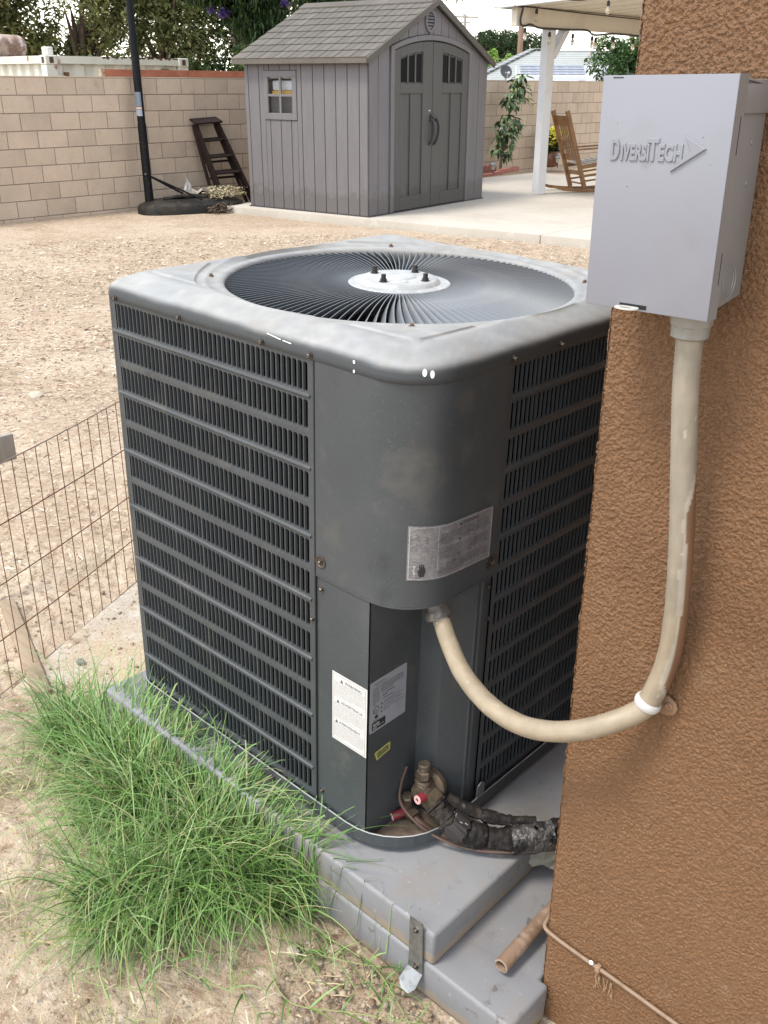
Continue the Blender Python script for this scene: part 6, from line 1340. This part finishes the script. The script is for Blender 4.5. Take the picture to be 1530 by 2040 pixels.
    # orange beam on top of the block wall
    m = mat('orange_beam', (.31, .105, .055), rough=.7, layers=[(5, 5, .45, .7, (.22, .075, .04)), (30, 4, .6, .7, (.12, .05, .03))])
    t = thing('orange_beam', 'rusty orange timber beam lying along the top of the block wall', 'beam', (-11.16, 7.85, 1.394))
    b = MB(); b.box(-11.185, -11.13, 6.66, 7.98, 1.396, 1.485); b.build('beam_board', m, t, bev=.003, seg=1); b = MB(); b.box(-11.183, -11.13, 7.985, 9.05, 1.396, 1.482); b.build('beam_board', m, t, bev=.003, seg=1)
    b = MB(); b.box(-11.19, -11.125, 6.60, 6.655, 1.395, 1.49); b.build('end_cap', mat('beam_end', (.34, .26, .18), rough=.8, layers=[(30, 4, .5, .65, (.10, .06, .04))]), t)
    # neighbour's house
    shg = mat('grey_shingle', (.30, .315, .305), rough=.9, layers=[(2, 5, .45, .7, (.26, .27, .26)), (20, 4, .5, .7, (.34, .35, .34), (1, 1, 3))])
    t = thing('neighbour_house', 'neighbour house with grey shingled hip roof beyond the block wall', 'house', (-21, 31.5, -.7))
    R0, R1 = Vector((-20.94, 30.47, 2.43)), Vector((-17.2, 33.82, 2.43)); dn = Vector((.668, -.744, 0)).normalized(); al = (R1-R0).normalized(); run, ez = 4.2, .60
    E0 = R0-al*run+dn*run; E1 = R1+al*run+dn*run; E2 = R1+al*run-dn*run; E3 = R0-al*run-dn*run
    for e in (E0, E1, E2, E3): e.z = ez
    q = random.Random(3)
    def slope(a, c, rb, ra, nrow, name):     # courses of shingle laid from eave to ridge, with butts proud
        o = MB(); 
        for k in range(nrow):
            f0, f1 = k/nrow, (k+1.04)/nrow; p0, p1 = a.lerp(ra, f0), c.lerp(rb, f0); p2, p3 = c.lerp(rb, min(1, f1)), a.lerp(ra, min(1, f1)); nrm = (c-a).cross(ra-a).normalized(); nrm = nrm if nrm.z > 0 else -nrm
            u = nrm*.014; o.add([p0+u, p1+u, p2+nrm*.006, p3+nrm*.006, p0, p1], [(0, 1, 2, 3), (0, 4, 5, 1)])
        return o.build(name, shg, t, fix=False)
    slope(E0, E1, R1, R0, 26, 'shingle_courses'); slope(E3, E0, R0, R0, 26, 'shingle_courses'); slope(E2, E3, R0, R1, 10, 'shingle_courses'); slope(E1, E2, R1, R1, 10, 'shingle_courses')
    b = MB(); 
    for a, c in ((R0, E0), (R0, R1), (R0, E3), (R1, E1)):
        n = 22
        for k in range(n): b.bar(a.lerp(c, k/n)+Vector((0, 0, .05)), a.lerp(c, (k+.93)/n)+Vector((0, 0, .065)), .22, .03)
    b.build('hip_caps', mat('cap_grey', (.27, .28, .275), rough=.9), t)
    b = MB(); w4 = [e+(((R0+R1)/2-e)*.08) for e in (E0, E1, E2, E3)]
    b.prism([(e.x, e.y) for e in w4], -1.2, ez-.02, 2); b.build('wall', mat('cream_wall', (.55, .50, .42), rough=.9), t)
    # corrugated white carport roof in front of it, on posts
    wm = mat('white_sheet', (.60, .62, .66), rough=.5)
    t = thing('carport', 'white corrugated carport roof in front of the grey shingled house', 'carport', (-14.0, 21.5, -.7)); P = []
    a, c = Vector((-14.62, 20.88, 1.50)), Vector((-13.4, 22.0, 1.50)); bk = Vector((-.30, .33, .27)); n = 14; b = MB(); V = []
    for k in range(n+1): p = a.lerp(c, k/n); z = .007*math.cos(math.pi*k); V += [p+Vector((0, 0, z)), p+bk*1.0+Vector((0, 0, z))]
    b.add(V, [(2*k, 2*k+2, 2*k+3, 2*k+1) for k in range(n)]); b.build('roof_sheet', wm, t)
    b = MB(); 
    for k in range(4): b.bar(a+bk*(.2+.22*k)+Vector((0, 0, .03)), c+bk*(.2+.22*k)+Vector((0, 0, .03)), .05, .035)
    b.build('purlin', mat('purlin_grey', (.42, .45, .52), rough=.6), t); b = MB(); b.bar(a+Vector((-.02, 0, -.03)), c+Vector((0, 0, -.03)), .09, .10); b.build('gutter', wm, t)
    for f in (0.03, .97): b = MB(); p = a.lerp(c, f); b.bar((p.x, p.y, -.7), (p.x, p.y, p.z-.08), .06, .06, (1, 0, 0)); p = p+bk*.95; b.bar((p.x, p.y, -.7), (p.x, p.y, p.z-.05), .06, .06, (1, 0, 0)); b.build('post', wm, t)
    # white camper roof further right
    t = thing('camper', 'white camper top parked behind the wall right of the carport', 'camper', (-14.0, 24.2, -.7)); b = MB(); b.box(-15.2, -13.0, 23.2, 25.6, -.45, 1.62); b.build('body', wm, t, bev=.12, seg=3)
    b = MB(); b.box(-14.6, -13.6, 23.7, 24.5, 1.625, 1.80); b.build('roof_unit', wm, t, bev=.06, seg=2)
    for y in (23.7, 25.1): b = MB(); b.lathe([(.20, -.09), (.30, -.08), (.30, .08), (.20, .09)], (-13.02, y, -.40), (1, 0, 0), 16); b.build('wheel', DKPL, t, sm=True)
    b = MB(); b.box(-12.998, -12.985, 23.9, 24.9, .55, 1.05); b.build('window', GLASSD, t)
    # satellite dish on its mast
    t = thing('satellite_dish', 'dark grey satellite dish on a pole in front of the shingled roof', 'satellite dish', (-16.15, 22.30, -.7)); ax = Vector((.80, -.45, .38)).normalized(); c = Vector((-16.20, 22.40, 1.63))
    b = MB(); b.lathe([(0, 0), (.09, .010), (.17, .035), (.175, .037), (.17, .042), (.09, .018), (0, .010)], c, ax, 22); b.v = [tuple(c+(Vector(v)-c)*1) for v in b.v]; b.build('dish', mat('dish_grey', (.045, .045, .055), rough=.6), t, sm=True)
    b = MB(); b.tube([(-16.15, 22.33, -.7), (-16.17, 22.36, 1.40), tuple(c)], .022, 8); b.tube([c+Vector((0, 0, -.22)), c+ax*.24+Vector((0, 0, -.10))], .012, 6); b.build('mast', mat('mast_grey', (.45, .45, .45), rough=.5), t, sm=True); b = MB(); b.lathe([(.03, 0), (.035, .06), (.02, .08)], c+ax*.24+Vector((0, 0, -.10)), -ax, 10); b.build('receiver', mat('mast_grey', None), t, sm=True)
    # white ladder against the eave
    t = thing('white_ladder', 'thin white ladder propped between the dish and the carport', 'ladder', (-16.5, 23.5, -.7))
    for a, c in (((-16.30, 23.15, -.7), (-16.70, 23.58, 1.80)), ((-16.10, 23.33, -.7), (-16.50, 23.76, 1.80))): b = MB(); b.bar(a, c, .035, .05); b.build('rail', wm, t)
    for k in range(9): f = (k+.7)/9.5; a = Vector((-16.30, 23.15, -.7)).lerp(Vector((-16.70, 23.58, 1.80)), f); b = MB(); b.bar(a, a+Vector((.20, .18, 0)), .03, .03); b.build('rung', wm, t)
    # trees and poles on the right
    PN = [(.040, .070, .032), (.055, .090, .040), (.075, .115, .05), (.03, .05, .022)]
    tree('pine_tree', 'dark green broad pine far off behind the bright green tree', 'tree', (-39, 53.8, -2), [((-39.3, 53.4, 3.5), (1.9, 1.9, .95)), ((-37.9, 54.6, 3.35), (1.6, 1.6, .85)), ((-40.3, 52.0, 2.9), (1.3, 1.3, .75))], 15000, (.14, .34), PN, 31, (.25, 4.5), 8, .28, up=.9, droop=.3)
    tree('bright_tree', 'bright yellow green tree between the dark pine and the shingled roof', 'tree', (-28.9, 39.5, -2), [((-29.1, 39.4, 2.15), (.85, .85, .75)), ((-28.2, 40.3, 2.1), (.7, .7, .6)), ((-29.9, 38.5, 1.9), (.7, .7, .55))], 9000, (.10, .22), [(.20, .34, .06), (.26, .40, .09), (.15, .27, .05), (.32, .45, .13)], 32, (.14, 3), 6, .6)
    tree('citrus_bush', 'large dark green citrus bush with orange tips behind the wall at the right', 'tree', (-13.4, 23.9, -.8), [((-13.4, 23.6, 1.85), (.9, .95, .62)), ((-13.2, 24.6, 2.0), (.9, 1.0, .60)), ((-13.5, 22.9, 1.6), (.7, .65, .5)), ((-12.9, 25.6, 1.8), (.9, 1.0, .7)), ((-13.6, 23.2, 2.3), (.4, .4, .22))], 13000, (.07, .15), [(.045, .095, .028), (.065, .125, .035), (.03, .065, .02), (.10, .17, .055)], 33, (.10, 2.), 7, .55)
    P = ball_pts(110, (-13.4, 23.7, 2.0), (.95, 1.0, .6), .8); o = [k for k in bpy.data.objects if k.name.startswith('citrus_bush')][0]; leafset('young_tips', o, P, (.06, .11), [(.42, .20, .07), (.36, .26, .08)], .5, kind='stuff')
    pw = mat('pole_wood', (.22, .145, .10), rough=.9, layers=[(3, 5, .45, .7, (.16, .10, .07), (6, 6, .5))])
    t = thing('utility_pole', 'brown wooden utility pole rising behind the patio beam', 'utility pole', (-31.6, 44.7, -2)); b = MB(); b.tube([(-31.6, 44.7, -2), (-31.7, 44.8, 8.5)], [.17, .12], 12); b.build('pole', pw, t, sm=True); b = MB(); b.bar((-32.9, 43.9, 8.0), (-30.5, 45.7, 8.0), .1, .12); b.build('crossarm', pw, t)
    t = thing('utility_pole', 'distant utility pole with crossarm seen just above the shed roof', 'utility pole', (-48.2, 60.7, -2)); b = MB(); b.tube([(-48.2, 60.8, -2), (-48.2, 60.9, 6.0)], [.13, .10], 8); b.build('pole', mat('pole_far', (.30, .27, .25), rough=.9), t); b = MB(); b.bar((-49.3, 60.0, 5.85), (-47.5, 61.6, 5.8), .09, .12); b.bar((-49.0, 60.2, 5.45), (-47.9, 61.2, 5.45), .07, .09); b.build('crossarm', mat('pole_far', None), t)
    for k in range(3): b = MB(); p = Vector((-48.9, 60.3, 5.9)).lerp(Vector((-47.7, 61.4, 5.9)), k/2); b.lathe([(.05, 0), (.06, .1), (.03, .16), (0, .17)], p, (0, 0, 1), 6); b.build('insulator', mat('pole_far', None), t)
    for lab, a, c, sag in (('upper thin overhead wire crossing the sky by the patio cover', (-48.2, 61, 5.5), (-31.6, 44.7, 4.2), .3), ('lower thin overhead wire crossing behind the patio post', (-44, 50, 2.9), (-24.5, 44, 2.6), .15)):
        P = [Vector(a).lerp(Vector(c), k/16)-Vector((0, 0, sag*4*(k/16)*(1-k/16))) for k in range(17)]; b = MB(); b.tube(P, .012, 4); o = b.build('overhead_wire', mat('wire_grey', (.25, .25, .25), rough=.6), None); tag(o, lab, 'wire')
build_beyond()
